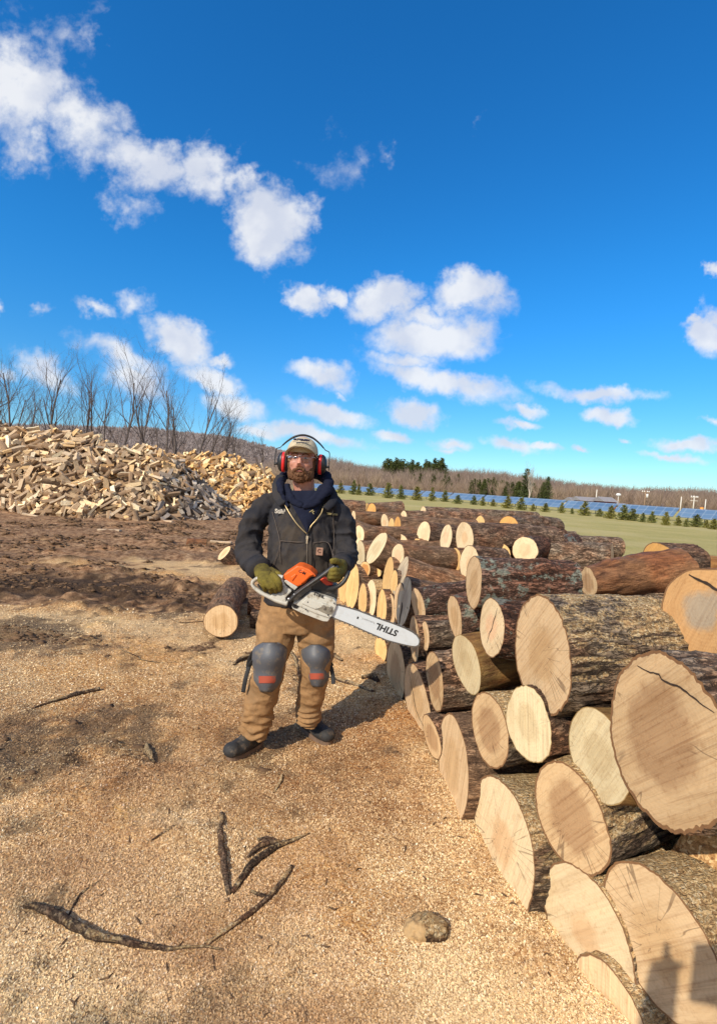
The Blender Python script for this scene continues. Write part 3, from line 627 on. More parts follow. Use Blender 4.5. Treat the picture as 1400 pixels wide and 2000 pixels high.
W=dict(
 walnut=wood_mat('cut_walnut',(.70,.49,.27),(.50,.315,.165),.62,.965),
 tan=wood_mat('cut_tan',(.74,.53,.305),(.64,.43,.225),.5,.97),
 pale=wood_mat('cut_pale',(0.826,0.645,0.394),(0.752,0.508,0.280),.35,.975,.25),
 cream=wood_mat('cut_cream',(.70,.585,.36),(.60,.48,.28),.45,.985,.4,rimcol=(.4,.3,.12),stain=(.22,.17,.08)),
 pink=wood_mat('cut_pinkish',(0.828,0.645,0.394),(0.828,0.552,0.329),.5,.975,.15,rings=.1),
 grey=wood_mat('cut_greyed',(0.642,0.530,0.361),(0.492,0.400,0.285),.5,.975,.5,stain=(.2,.17,.12)),
 orange=wood_mat('cut_orange',(0.737,0.397,0.123),(0.705,0.365,0.126),.5,.96,.3),
 crotch=wood_mat('cut_orange_grey_heart',(.58,.335,.145),(.40,.31,.215),.46,.97,.35,rings=.13),
 ring=wood_mat('cut_ringed',(0.826,0.538,0.244),(0.587,0.276,0.087),.78,.93,.1,rings=.3),
 gold=wood_mat('cut_golden',(0.826,0.538,0.226),(0.776,0.486,0.194),.4,.975,.3))
def bark_mat(name,hi,lo,mid,lichen=None,dust=0.0,scale=1,rough=.9,furrow=1.0,crk=1.0):
    def f(t,b):
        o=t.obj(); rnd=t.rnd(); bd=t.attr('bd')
        off=t.vmath('ADD',o,t.vmath('SCALE',(3.3,5.1,1.7),scale=t.math('MULTIPLY',rnd,9)))
        st=t.mapping(off,sc=(62*scale,62*scale,15*scale)); n=t.noise(st,1,8,.78,.5); big=t.noise(off,4,5,.6)
        wv=t.vmath('SCALE',t.vmath('SUBTRACT',t.noise(off,9,3,col=True),(.5,.5,.5)),scale=.035); o2=t.vmath('ADD',off,wv)
        k1=t.math('ABSOLUTE',t.math('SUBTRACT',t.noise(t.mapping(o2,sc=(34*scale,34*scale,8*scale)),1,3,.6),.5)); k2=t.math('ABSOLUTE',t.math('SUBTRACT',t.noise(t.mapping(o2,loc=(3,1,2),sc=(60*scale,60*scale,19*scale)),1,4,.65),.5))
        ck=t.math('MULTIPLY',t.ss(k1,.0,.055),t.ss(k2,-.01,.05))
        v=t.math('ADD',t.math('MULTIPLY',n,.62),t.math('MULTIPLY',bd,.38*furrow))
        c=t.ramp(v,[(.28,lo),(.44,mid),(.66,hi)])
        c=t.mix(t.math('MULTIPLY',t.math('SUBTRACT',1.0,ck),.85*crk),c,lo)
        c=t.mix(t.ss(big,.45,.65),c,t.mix(1,c,(1.25,1.0,.85),'MULTIPLY'))
        fine=t.noise(off,120,4,.7); c=t.mix(t.math('MULTIPLY',t.ss(fine,.55,.75),.35),c,t.mix(1,c,(1.9,1.8,1.6),'MULTIPLY'))
        if lichen:
            ln=t.noise(off,16,7,.75); lb=t.noise(off,2.2,3)
            lm=t.ss(t.math('ADD',t.math('MULTIPLY',ln,.7),t.math('MULTIPLY',lb,.4)),.585,.64)
            c=t.mix(t.math('MULTIPLY',lm,.8),c,t.mix(t.noise(off,70,3),lichen,(.36,.40,.34)))
        if dust>0:
            nz=t.new('ShaderNodeSeparateXYZ'); t.l.new(t.new('ShaderNodeNewGeometry').outputs['True Normal'],nz.inputs[0])
            dn=t.math('ADD',t.noise(off,6,6,.65),t.math('MULTIPLY',t.noise(off,90,3,.6),.35))
            dm=t.math('MULTIPLY',t.ss(nz.outputs[2],.15,.8),t.ss(dn,.80-.35*dust,.90-.35*dust))
            vo=t.new('ShaderNodeTexVoronoi'); t.put(vo.inputs['Vector'],off); vo.inputs['Scale'].default_value=150; vq=t.new('ShaderNodeSeparateColor'); t.l.new(vo.outputs['Color'],vq.inputs[0]); ch=t.ramp(vq.outputs[0],[(0,(.42,.24,.11)),(.4,(.66,.44,.21)),(.75,(.76,.54,.28)),(1,(.86,.70,.45))])
            c=t.mix(dm,c,ch)
        c=t.mix(1,c,t.vmath('SCALE',(1,1,1),scale=t.math('MULTIPLY_ADD',rnd,.35,.82)),'MULTIPLY')
        t.put(b.inputs['Base Color'],c); b.inputs['Roughness'].default_value=rough; b.inputs['Specular IOR Level'].default_value=.25
        t.put(b.inputs['Normal'],t.bump(t.math('ADD',t.math('ADD',t.math('MULTIPLY',n,.016),t.math('MULTIPLY',ck,.012*crk)),t.math('MULTIPLY',fine,.004)),.9,1))
    return material(name,f)
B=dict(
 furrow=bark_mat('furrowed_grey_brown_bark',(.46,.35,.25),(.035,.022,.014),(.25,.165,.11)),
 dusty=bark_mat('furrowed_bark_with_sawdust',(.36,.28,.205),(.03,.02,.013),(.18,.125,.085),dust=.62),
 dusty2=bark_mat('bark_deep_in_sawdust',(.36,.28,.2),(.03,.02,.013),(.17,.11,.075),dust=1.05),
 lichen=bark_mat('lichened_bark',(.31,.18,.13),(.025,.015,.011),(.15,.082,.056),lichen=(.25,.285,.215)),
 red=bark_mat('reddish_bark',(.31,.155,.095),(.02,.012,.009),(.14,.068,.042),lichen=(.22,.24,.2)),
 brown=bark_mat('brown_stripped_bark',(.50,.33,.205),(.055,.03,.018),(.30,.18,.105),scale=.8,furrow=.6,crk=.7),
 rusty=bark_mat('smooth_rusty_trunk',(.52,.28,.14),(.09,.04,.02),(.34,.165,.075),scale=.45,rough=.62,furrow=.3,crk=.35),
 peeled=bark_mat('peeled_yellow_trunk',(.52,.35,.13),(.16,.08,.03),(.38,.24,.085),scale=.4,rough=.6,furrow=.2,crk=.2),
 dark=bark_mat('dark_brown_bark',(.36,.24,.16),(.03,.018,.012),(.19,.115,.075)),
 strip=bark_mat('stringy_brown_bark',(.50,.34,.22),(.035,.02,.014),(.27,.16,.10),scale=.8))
M_crack=simple('split_crack',(.035,.02,.012),.9,.3,40)
LABELS=set()
def log_mesh(Vc,ax,R,L,bark,wood,label,seed,e=1.0,taper=1.0,bend=0.0,roll=0.,amp=.0075,lumps=.035,far=0,face2=True,notch=0,knots=(),group='cut logs in the long pile',name='log',cat='log',lobes=None):
    r=np.random.default_rng(seed); ax=norm(ax); f1,f2=r.random(2)*6.28; q1,q2=r.uniform(.01,.045),r.uniform(.01,.03)
    xx=norm(np.cross([0,0,1],ax)); yy=np.cross(ax,xx)
    M=Matrix(((xx[0],yy[0],ax[0],Vc[0]),(xx[1],yy[1],ax[1],Vc[1]),(xx[2],yy[2],ax[2],Vc[2]),(0,0,0,1)))
    res=.0075*(1+far); nu=int(np.clip(6.28*R/res,36,210)); nz=int(np.clip(L/(res*1.6),16,150))
    th=np.arange(nu)/nu*6.2832; z=np.linspace(0,L,nz); T,Zz=np.meshgrid(th,z)
    ps=r.random()*50
    pr=np.stack([np.cos(T)*R*1.6,np.sin(T)*R*1.6,Zz*.8],-1)/max(R,.1)+ps
    lum=fbm(pr,3,seed)*lumps*2*R
    pb=np.stack([np.cos(T)*R*38,np.sin(T)*R*38,Zz*9],-1)+ps
    pb=pb+1.2*fbm(pb*.35,2,seed+3)[...,None]
    if bark in('rusty','peeled'): amp=amp*.25
    if bark=='brown': amp=amp*.5
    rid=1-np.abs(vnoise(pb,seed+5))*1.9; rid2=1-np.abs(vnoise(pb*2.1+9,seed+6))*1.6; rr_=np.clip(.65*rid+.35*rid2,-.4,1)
    if taper==1.0: taper=r.uniform(.86,1.06)
    if bend==0.0: bend=r.normal()*.03
    if not knots and L>.8: knots=[(r.uniform(0,6.28),r.uniform(.2,.9)*L,R*.22,R*r.uniform(.06,.16)) for _ in range(3)]
    rad=R*(1+(taper-1)*Zz/L)+R*(q1*np.sin(2*T+f1)+q2*np.sin(3*T+f2))+lum*(.7+.3*sst(Zz,0,.15))+amp*(.6+.4*sst(Zz,0,.035))*(rr_-.6)
    if lobes: 
        for a0,wd,am in lobes: rad=rad+R*am*np.exp(-(((T-a0+math.pi)%(2*math.pi)-math.pi)/wd)**2)*np.exp(-(Zz/(L*.8))**2)
    for ka,kz,kr,kh in knots: 
        dd=((T-ka+math.pi)%(2*math.pi)-math.pi)*R; rad=rad+kh*np.exp(-((dd/kr)**2+((Zz-kz)/kr)**2)**1.5)
    bx=bend*L*np.sin(Zz/L*3.0)*.5; cr,sr=math.cos(roll),math.sin(roll)
    px=np.cos(T)*rad; py=np.sin(T)*rad*e
    X=px*cr-py*sr+bx; Yv=px*sr+py*cr+bx*.4
    V=np.stack([X,Yv,Zz],-1).reshape(-1,3)
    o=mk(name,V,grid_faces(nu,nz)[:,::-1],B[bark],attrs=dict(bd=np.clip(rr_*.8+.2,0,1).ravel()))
    o.data.flip_normals() if False else None
    o.matrix_world=M
    assert label not in LABELS,label
    LABELS.add(label); tag(o,label,cat,group)
    def disc(zc,row,flip,nm):
        nr=22; k=np.linspace(0,1,nr); ox=X[row];oy=Yv[row]; c0=np.array([ox.mean(),oy.mean()])
        VX=c0[0]+(ox-c0[0])[None,:]*k[1:,None]; VY=c0[1]+(oy-c0[1])[None,:]*k[1:,None]
        n=fbm(np.stack([VX*14,VY*14,0*VX+seed],-1),3,seed)*.0012*(1 if not far else 1)
        dome=0*VX
        VV=np.concatenate([[[c0[0],c0[1],zc]],np.stack([VX,VY,zc+n+dome],-1).reshape(-1,3)])
        rr=np.concatenate([[0],np.repeat(k[1:],nu)]); rm=rr*R
        # heart drifts off centre
        F1=[(0,1+j,1+(j+1)%nu) for j in range(nu)]; g=grid_faces(nu,nr-1)+1; F2=[tuple(q)[::-1] for q in g]
        FF=F1+F2
        FF=[q[::-1] for q in FF] if flip else FF
        dr=np.hypot(VX-c0[0],VY-c0[1]).ravel(); rm=np.concatenate([[0],dr])
        return mk(nm,VV,FF,W[wood],o,attrs=dict(rr=rr,rm=rm))
    disc(0,0,False,'cut_face')
    if face2: disc(L,-1,True,'far_end')
    return o,M,R
def circ_proj(c,ax,e=1.0):
    xx=norm(np.cross([0,0,1],ax)); yy=np.cross(ax,xx); a=np.linspace(0,6.283,48)
    pts=c+np.outer(np.cos(a),xx)+np.outer(np.sin(a),yy)*e; return pts
def solve_face(cx,cy,w,h,Y,tilt,e,yawr=(52,104)):
    c=P(cx,cy,Y); best=None
    for yaw in np.arange(yawr[0],yawr[1],2.0):
        ya=math.radians(yaw); ax=np.array([math.sin(ya)*math.cos(tilt),math.cos(ya)*math.cos(tilt),-math.sin(tilt)])
        R=.2
        for _ in range(4):
            cc=c
            xx=norm(np.cross([0,0,1],ax)); yy=np.cross(ax,xx); a=np.linspace(0,6.283,48)
            pts=cc+R*np.outer(np.cos(a),xx)+R*e*np.outer(np.sin(a),yy)
            X,Yp=proj(pts); hh=Yp.max()-Yp.min(); ww=X.max()-X.min(); R*=h/hh
        err=abs(ww/hh-w/h)
        if best is None or err<best[0]: best=(err,R,ax,yaw)
        cen=((X.max()+X.min())/2,(Yp.max()+Yp.min())/2)
    # recentre
    _,R,ax,yaw=best
    for _ in range(3):
        xx=norm(np.cross([0,0,1],ax)); yy=np.cross(ax,xx)
        pts=c+R*np.outer(np.cos(a),xx)+R*e*np.outer(np.sin(a),yy); X,Yp=proj(pts)
        dx=cx-(X.max()+X.min())/2; dy=cy-(Yp.max()+Yp.min())/2
        X0,Y0=proj(c); c=P(X0+dx,Y0+dy,Y); R*=h/(Yp.max()-Yp.min())
    return c,R,ax,yaw
def depth_front(cx,cy,off):
    r_=ray(cx,cy); Y=.8
    while Y<14:
        if r_[0]/r_[1]*Y-front_x(Y)-off>=0: return Y
        Y+=.01
    return Y
# (cx,cy,w,h, ('o'|'D',val), length, bark, wood, tilt_deg, label, opts)
LOGS=[
(1200,2010,170,290,('o',-.05),.9,'dusty2','tan',0,'half buried log at the very bottom edge of the picture',{}),
(1152,1835,190,300,('o',.0),.6,'dusty2','pale',0,'broad pale log end half sunk in sawdust, second from the picture bottom',{}),
(1297,1850,240,340,('o',.02),.20,'dusty2','tan',0,'large tan log end crossed by the photographer shadow',{}),
(985,1650,118,284,('o',-.02),1.6,'dusty2','pale',0,'tall pale log end with sawdust caught across its middle',{}),
(1118,1600,152,224,('o',.0),1.6,'dusty2','walnut',0,'log end with a brown heart and light rim, under the creamy ones',{}),
(885,1502,62,222,('o',-.01),1.5,'brown','tan',0,'narrow tan log end sunk in sawdust left of the pale split one',{}),
(957,1427,72,150,('o',.0),1.5,'dusty2','walnut',0,'small brown log end just left of the creamy spotted one',{}),
(1033,1415,90,152,('o',-.02),1.2,'dark','cream',0,'creamy spotted log end with torn splinters on its right edge',{}),
(1170,1477,124,190,('o',.01),1.4,'peeled','cream',0,'creamy yellow log end tucked under the biggest log',{}),
(1312,1456,250,370,('o',-.05),1.9,'furrow','walnut',0,'biggest log of the pile with a long crack across its brown end',dict(amp=.013)),
(1061,1279,116,228,('o',.02),.50,'dusty','tan',0,'big log with sawdust on furrowed bark, above the creamy ends',dict(amp=.013)),
(911,1297,54,118,('o',.04),1.0,'peeled','cream',8,'yellow log stripped of bark below the two middle ends',{}),
(960,1226,48,117,('o',.05),.65,'red','pink',-3,'pinkish log end with a curved crack between two bigger ends',{}),
(888,1205,29,87,('o',.08),.6,'lichen','tan',8,'slim tan log end left of the pinkish cracked one',{}),
(925,1137,32,104,('o',.08),.52,'lichen','tan',0,'lichen covered log with a round knot on top',dict(knots=((2.2,.33,.06,.03),))),
(815,1370,56,146,('o',.0),1.4,'dark','tan',8,'large half shaded log end at the foot of the pile',{}),
(843,1440,34,90,('o',-.02),1.1,'dark','walnut',8,'low brown log end peeking out of the sawdust',{}),
(849,1331,35,118,('o',.01),1.5,'furrow','walnut',4,'narrow brown log end with deep furrowed bark',{}),
(773,1313,38,126,('o',.0),1.3,'dark','walnut',0,'shaded log end standing behind the saw bar tip at ground level',{}),
(789,1175,30,96,('o',.05),1.2,'brown','grey',-9,'greyish green split log end leaning above the saw bar',dict(yaw=(70,84))),
(817,1184,28,72,('o',.08),1.3,'lichen','tan',10,'reddish tan log end right of the greyish leaning one',{}),
(830,1242,17,58,('o',.04),1.2,'furrow','tan',3,'tiny slim log end above the deep furrowed log',{}),
(809,1248,19,92,('o',.02),1.2,'dark','walnut',3,'slim brown log end right behind the bar tip',{}),
(743,1268,24,56,('o',-.03),1.2,'dark','gold',0,'golden log end just under the middle of the saw bar',{}),
(745,1190,20,76,('o',.0),1.2,'dark','gold',-2,'golden log end just above the saw bar lettering',{}),
(761,1195,22,70,('o',.05),1.2,'dark','walnut',-2,'brownish log end next to the golden one above the bar',{}),
(757,1128,23,82,('o',.1),1.2,'brown','gold',-8,'upright golden log end under the small bright oval',{}),
(777,1086,24,50,('o',.18),1.0,'brown','pink',-4,'small bright oval log end over the grey split one',{}),
(782,1125,18,74,('o',.12),1.2,'brown','grey',-16,'slim mauve grey log end below the small bright oval',dict(yaw=(70,84))),
(769,1140,14,56,('o',.08),1.1,'dark','gold',-2,'narrow yellow log end between two grey and golden ones',{}),
(735,1070,40,62,('o',.12),1.0,'brown','cream',-26,'pale leaning log end above the small ringed round one',dict(yaw=(62,76))),
(704,1084,18,56,('o',.1),1.1,'brown','cream',2,'pale split log end beside the man\'s left sleeve',{}),
(712,1113,26,34,('o',.1),.9,'dark','ring',-12,'small round log end with an orange ring',{}),
(688,1147,28,90,('o',-.02),1.1,'dark','gold',-6,'tall golden log end right of the saw handlebar',{}),
(708,1172,18,66,('o',-.05),1.1,'dark','gold',-2,'yellow log end standing just above the bar root',{}),
(724,1168,22,74,('o',.0),1.1,'dusty2','pale',0,'pale upright log end above the bar root, right one of two',{}),
(671,1150,20,60,('o',-.04),1.1,'dark','gold',-4,'golden log end showing just behind the front handle',{}),
(868,1118,24,36,('o',.9),1.0,'lichen','tan',0,'small log end deep in a gap behind the lichen covered log',{}),
# second tier, further back
(701,1046,20,40,('D',.27),1.0,'brown','pale',0,'pale end close to the man\'s sleeve below the stringy logs',{}),
(957,1046,24,40,('D',.28),1.2,'dark','pale',0,'pale end right of the largest bright oval',{}),
(1086,1064,26,42,('D',.30),1.0,'furrow','gold',0,'golden end on top of the pile before the grass',{}),
(690,1012,9,30,('D',.28),1.2,'brown','pink',0,'sliver of a pale end touching the man\'s sleeve at the top row',{}),
(842,1112,20,36,('D',.22),.7,'brown','tan',0,'small tan end between the golden chunk and lichen log',{}),
(800,1112,20,38,('D',.23),.7,'brown','pale',0,'small pale end above the reddish tan one',{}),
(740,1108,16,36,('D',.22),.7,'dark','gold',-4,'small golden end left of the upright golden one',{}),
(887,1096,28,52,('D',.27),.5,'brown','gold',0,'squarish golden log end below the pair of bright ovals',{}),
(917,1103,42,74,('D',.34),.35,'dark','pale',0,'pale log end half hidden behind the lichen covered one',{}),
(907,1051,35,65,('D',.37),1.25,'dark','pale',0,'largest bright oval end in the upper row with a slanting line',{}),
(871,1050,25,51,('D',.31),2.0,'dark','pink',-6,'second bright oval end in the upper row',{}),
(827,1042,27,48,('D',.33),2.2,'dark','pink',-6,'bright pinkish oval end left of the thin sliver',{}),
(852,1046,9,36,('D',.28),1.6,'dark','pale',0,'thin sliver of a log end between two bright ovals',{}),
(807,1029,18,29,('D',.24),1.6,'dark','pale',-6,'small pale end just left of the pinkish oval',{}),
(788,1013,14,32,('D',.28),1.6,'strip','pink',2,'narrow pink end left of the long furrowed upper log',{}),
(826,1003,13,28,('D',.31),3.0,'furrow','pink',0,'long furrowed log lying on top of the back row',{}),
(725,998,24,30,('D',.31),.8,'brown','orange',-4,'orange log end on the top left of the pile',{}),
(751,1020,14,34,('D',.3),1.2,'brown','pale',4,'notched pale end right of the orange topmost one',{}),
(764,1033,14,44,('D',.34),1.2,'brown','gold',0,'golden end beside the dark rotten one in the upper row',{}),
(776,1030,14,46,('D',.34),1.2,'brown','orange',0,'dark orange rotten end in the middle of the upper row',{}),
(784,1064,28,42,('D',.29),1.0,'dark','pink',0,'low pale end under the dark orange rotten one',{}),
(815,1071,26,38,('D',.26),1.0,'dark','gold',0,'golden chunk end under the bright pinkish oval',{}),
(862,1088,32,42,('D',.27),1.0,'dark','pale',0,'low pale end under the second bright oval',{}),
(1025,1074,51,52,('D',.29),1.6,'red','pink',0,'round pinkish log end right of the golden half round',dict(yaw=(25,75))),
(974,1082,50,44,('D',.25),1.4,'dark','gold',0,'golden half round end left of the round pinkish one',dict(yaw=(15,70))),
(993,1032,42,48,('D',.36),1.3,'furrow','orange',0,'golden brown half round end of the thick upper trunk',dict(yaw=(35,80))),
(937,1024,20,34,('D',.28),1.2,'brown','gold',0,'tiny golden end right of the long furrowed top log',{}),
(1148,1137,36,64,('D',.20),.62,'rusty','walnut',8,'rusty smooth crooked trunk lying on top at the right',dict(taper=1.5,bend=.08,lumps=.13)),
(1375,1195,170,165,('D',.30),1.3,'rusty','crotch',0,'orange forked log end with a grey heart at the right edge',dict(yaw=(20,70),lobes=((2.4,.5,.35),(5.4,.5,.2)))),
]
def put_log(i,row):
    cx,cy,w_,h_,(md,val),L,bark,wood,tilt,label,op=row; op=dict(op)
    e=op.pop('e',1.0); yawr=op.pop('yaw',(54,104)); tl_=math.radians(-tilt) if False else math.radians(-tilt)
    Y=depth_front(cx,cy,val) if md=='o' else F*val/h_
    c,R,ax,yaw=solve_face(cx,cy,w_,h_,Y,tl_,e,yawr)
    far=max(0,(Y-2.2)*.45)
    if DEBUG: print('LOG',label[:40],'Y%.2f R%.2f yaw%d z%.2f x%.2f'%(Y,R,yaw,c[2],c[0]))
    return log_mesh(c,ax,R,L,bark,wood,label,100+i,e=e,far=far,**op)
DEBUG=globals().get('DEBUG',False)
OBJ={}
for i,row in enumerate(LOGS): OBJ[row[9]]=put_log(i,row)
# bark-only logs given by two pixels and depths
def bar_log(a,Ya,b,Yb,D,bark,wood,label,seed,**k):
    A=P(*a,Ya); Bq=P(*b,Yb); L=np.linalg.norm(Bq-A); return log_mesh(A,(Bq-A)/L,D/2,L,bark,wood,label,seed,far=max(0,(Ya-2.2)*.45),**k)
BL=[
((655,1020),8.2,(868,1106),6.6,.33,'brown','gold','long stripped brown log slanting down behind the pale leaning end'),
((690,1074),7.2,(880,1122),5.9,.30,'brown','gold','dark brown log below and parallel to the long slanting one'),
((650,992),10.6,(712,994),10.7,.42,'strip','gold','stringy brown log on the far left top beside the man\'s arm'),
((718,1000),10.9,(785,994),11.1,.42,'strip','gold','stringy brown log right behind the orange topmost end'),
((800,1012),11.0,(860,1008),11.4,.34,'furrow','pale','grey log lying behind the narrow pink end'),
((1170,1185),3.1,(1430,1170),3.1,.34,'furrow','gold','furrowed log under the rusty crooked trunk at the right'),
((690,1035),9.2,(830,1050),9.3,.34,'dark','gold','dark log in the shade under the upper row of bright ends'),
((930,1046),7.3,(1100,1050),7.4,.30,'red','gold','reddish log in the middle behind the round pinkish end'),
((1052,1086),5.7,(1195,1092),5.3,.36,'furrow','tan','thick furrowed trunk sloping behind the lichen covered log'),
((1015,1054),8.2,(1120,1058),8.2,.40,'furrow','tan','dark furrowed trunk reaching the grass on the right'),
((1095,1062),7.6,(1150,1066),7.6,.18,'brown','gold','split pale brown log sticking out toward the grass'),
((1285,1096),4.2,(1352,1096),4.3,.34,'dark','orange','short dark barked log behind the rusty crooked trunk'),
((1330,1105),4.6,(1450,1125),4.2,.26,'peeled','pale','pale cream peeled log at the right edge before the grass'),
((1235,1600),2.3,(1500,1560),2.2,.30,'dark','tan','dark log in deep shade underneath the biggest log'),
((780,1180),3.9,(900,1180),4.0,.34,'lichen','tan','lichened dark log behind the greyish leaning end'),
((800,1290),3.6,(900,1270),3.7,.32,'furrow','tan','furrowed log low in the pile behind the slim ends'),
((960,1150),3.4,(1120,1150),3.3,.34,'red','tan','reddish bark log between the lichened log and the pinkish end'),
((1120,1250),2.9,(1400,1260),2.8,.42,'furrow','tan','grey furrowed log filling the gap behind the big dusty one'),
((700,1140),5.9,(850,1130),6.1,.36,'dark','tan','dark log behind the upright golden ends'),
((820,1100),6.2,(960,1092),6.4,.34,'dark','tan','dark brown log under the bright ovals'),
((730,1230),5.3,(840,1215),5.4,.40,'dark','tan','dark log at ground level behind the saw bar'),
((890,1400),3.3,(1060,1380),3.2,.40,'dark','tan','dark log at the bottom of the pile between brown and creamy ends'),
((1060,1500),2.6,(1330,1480),2.5,.32,'dusty2','tan','sawdust covered log at the bottom behind the creamy ends'),
((1030,1340),3.0,(1250,1330),2.9,.26,'peeled','tan','yellowish stripped log in the gap below the big dusty one'),
((900,1210),4.4,(1100,1200),4.5,.40,'dark','tan','dark log inside the pile behind the pinkish end'),
((680,1112),7.4,(800,1098),7.6,.40,'dark','tan','dark log far inside behind the small ringed end'),
((860,1066),8.2,(1050,1066),8.4,.40,'dark','tan','dark log inside the upper row behind the largest bright oval'),
((740,1034),9.8,(880,1030),10,.40,'dark','tan','dark log inside the upper row below the long furrowed one'),
]
for i,(a,Ya,b,Yb,D,bk,wd,lb) in enumerate(BL): bar_log(a,Ya,b,Yb,D,bk,wd,lb,400+i)
# crack across the biggest end, on its cut face
def face_strip(logo,pts,wid,label=None,name='crack'):
    o,M,R=logo; p=np.array(pts,float)*R; n=len(p); V=[];Fc=[]
    r=np.random.default_rng(int(wid*1e5)); d=np.gradient(p,axis=0)
    for i in range(n):
        t_=norm(d[i]); nn=np.array([-t_[1],t_[0]]); ww=wid*(.35+.9*math.sin(math.pi*(i+.5)/n))*(.8+.4*r.random())/2
        V+=[[*(p[i]+nn*ww),-.0026],[*(p[i]-nn*ww),-.0026]]
    Fc=[(2*i,2*i+1,2*i+3,2*i+2) for i in range(n-1)]
    mk(name,V,Fc,M_crack,o,smooth=False)
def jag(a,b,n,amp,seed):
    r=np.random.default_rng(seed); a=np.array(a);b=np.array(b); d=b-a; nn=np.array([-d[1],d[0]]); f=np.linspace(0,1,n)
    return a+np.outer(f,d)+np.outer(np.cumsum(r.normal(size=n))*amp*np.sin(f*math.pi),nn)
def facept(logo,px,py):
    o,M,R=logo; Mi=M.inverted(); o0=Mi@Vector((0,0,H)); d=Mi.to_3x3()@Vector(ray(px,py)); t_=-o0.z/d.z; q=o0+d*t_; return (q.x/R,q.y/R)
J=OBJ['biggest log of the pile with a long crack across its brown end']
face_strip(J,jag(facept(J,1245,1300),facept(J,1396,1392),26,.012,3),.0042)
face_strip(OBJ['pinkish log end with a curved crack between two bigger ends'],jag((-.3,.75),(.15,-.6),14,.02,5),.0035)
face_strip(OBJ['greyish green split log end leaning above the saw bar'],jag((-.1,-.95),(.2,-.1),10,.03,6),.03)
face_strip(OBJ['orange forked log end with a grey heart at the right edge'],jag(facept(OBJ['orange forked log end with a grey heart at the right edge'],1345,1122),facept(OBJ['orange forked log end with a grey heart at the right edge'],1420,1165),12,.015,7),.008)
face_strip(OBJ['large half shaded log end at the foot of the pile'],jag((-.6,-.7),(.5,.7),16,.02,8),.005)
face_strip(OBJ['second bright oval end in the upper row'],jag((-.5,-.5),(.3,.6),8,.03,9),.012) if False else None
# ================= FIREWOOD HEAPS =================
def build_fire(bark):
    def f(t,b):
        o=t.obj(); c=t.attr('tint','Color'); rnd=t.rnd()
        n=t.noise(t.mapping(o,sc=(30,30,30)),1,5,.65)
        c=t.mix(t.ss(n,.45,.7),c,t.mix(1,c,(.62,.52,.42),'MULTIPLY'))
        c=t.mix(1,c,t.vmath('SCALE',(1,1,1),scale=t.math('MULTIPLY_ADD',rnd,.65,.55)),'MULTIPLY')
        if bark: c=t.mix(t.noise(o,25,5,.7),(.13,.08,.048),(.44,.29,.17))
        t.put(b.inputs['Base Color'],c); b.inputs['Roughness'].default_value=.85; b.inputs['Specular IOR Level'].default_value=.2
        t.put(b.inputs['Normal'],t.bump(t.noise(o,60,4),.6,.006))
    return f
M_split=material('split_firewood',build_fire(False)); M_splitbark=material('firewood_bark',build_fire(True))
def splitpiece(L,s,kind,r):
    n=6; 
    if kind==0: ang_=math.radians(r.uniform(50,100)); sec=[(0,0)]+[(s*math.cos(a),s*math.sin(a)) for a in np.linspace(-ang_/2,ang_/2,5)]; bk=[1,2,3,4]
    elif kind==1: sec=[(-s*.5,-s*.3),(s*.5,-s*.35),(s*.55,s*.25),(s*.1,s*.42),(-s*.3,s*.38),(-s*.55,s*.2)]; bk=[2,3]
    else: sec=[(s*.5*math.cos(a),s*.5*math.sin(a)) for a in np.arange(6)/6*6.283]; bk=list(range(6))
    sec=np.array(sec); sec=sec-sec.mean(0); nz=4; V=[]
    for k in range(nz):
        z=(k/(nz-1)-.5)*L; sc=1+.10*r.normal(); off=r.normal(size=2)*s*.05
        V.append(np.concatenate([sec*sc+off,np.full((6,1),z)],1))
    V[0][:,2]+=r.normal(size=6)*.01; V[-1][:,2]+=r.normal(size=6)*.01
    V=np.concatenate(V); Fc=[tuple(q)[::-1] for q in grid_faces(6,nz)]; mi=[1 if (i%6) in bk else 0 for i in range(len(Fc))]
    Fc+=[tuple(range(6)),tuple(range((nz-1)*6,nz*6))[::-1]]; mi+=[0,0]
    return V[:, [2,0,1]],Fc,mi     # long axis = x
palA=np.array([[.76,.55,.32],[.58,.42,.26],[.84,.64,.39],[.50,.37,.24],[.86,.72,.49],[.62,.48,.33],[.78,.52,.26],[.44,.32,.21]])
palB=np.array([[.82,.55,.25],[.76,.48,.2],[.84,.62,.33],[.70,.42,.17],[.86,.70,.44],[.64,.40,.18]])
HA=[(-40,2.9),(-13.6,3.0),(-11.6,3.05),(-10.4,2.95),(-9.2,2.62),(-7.9,2.42),(-7.1,2.15),(-6.3,1.5),(-5.6,.8),(-4.9,.1),(-4.6,0)]
HB=[(-13,1.5),(-10.5,2.2),(-8.9,2.6),(-7.6,2.75),(-6.4,2.7),(-5.2,2.3),(-4.2,1.9),(-3.1,.6),(-2.6,0)]
def heapA(x,y):
    yf=np.interp(x,[-30,-12,-9,-7,-4.7],[15.3,15.3,14.9,15.2,17.2]); yr=18.6
    f=np.clip((y-yf)/(yr-yf+1e-6),0,1); g=np.where(y>yr,np.clip(1-(y-yr)/5,0,1),f**.8)
    return np.interp(x,*zip(*HA))*g*(1+.10*fbm(np.stack([x*.7,y*.7,0*x],-1),3,5))
def heapB(x,y):
    yf=20.6+0*x; yr=23.4; f=np.clip((y-yf)/(yr-yf),0,1); g=np.where(y>yr,np.clip(1-(y-yr)/4,0,1),f**.8)
    return np.interp(x,*zip(*HB))*g*(1+.08*fbm(np.stack([x*.7,y*.7,0*x],-1),3,6))
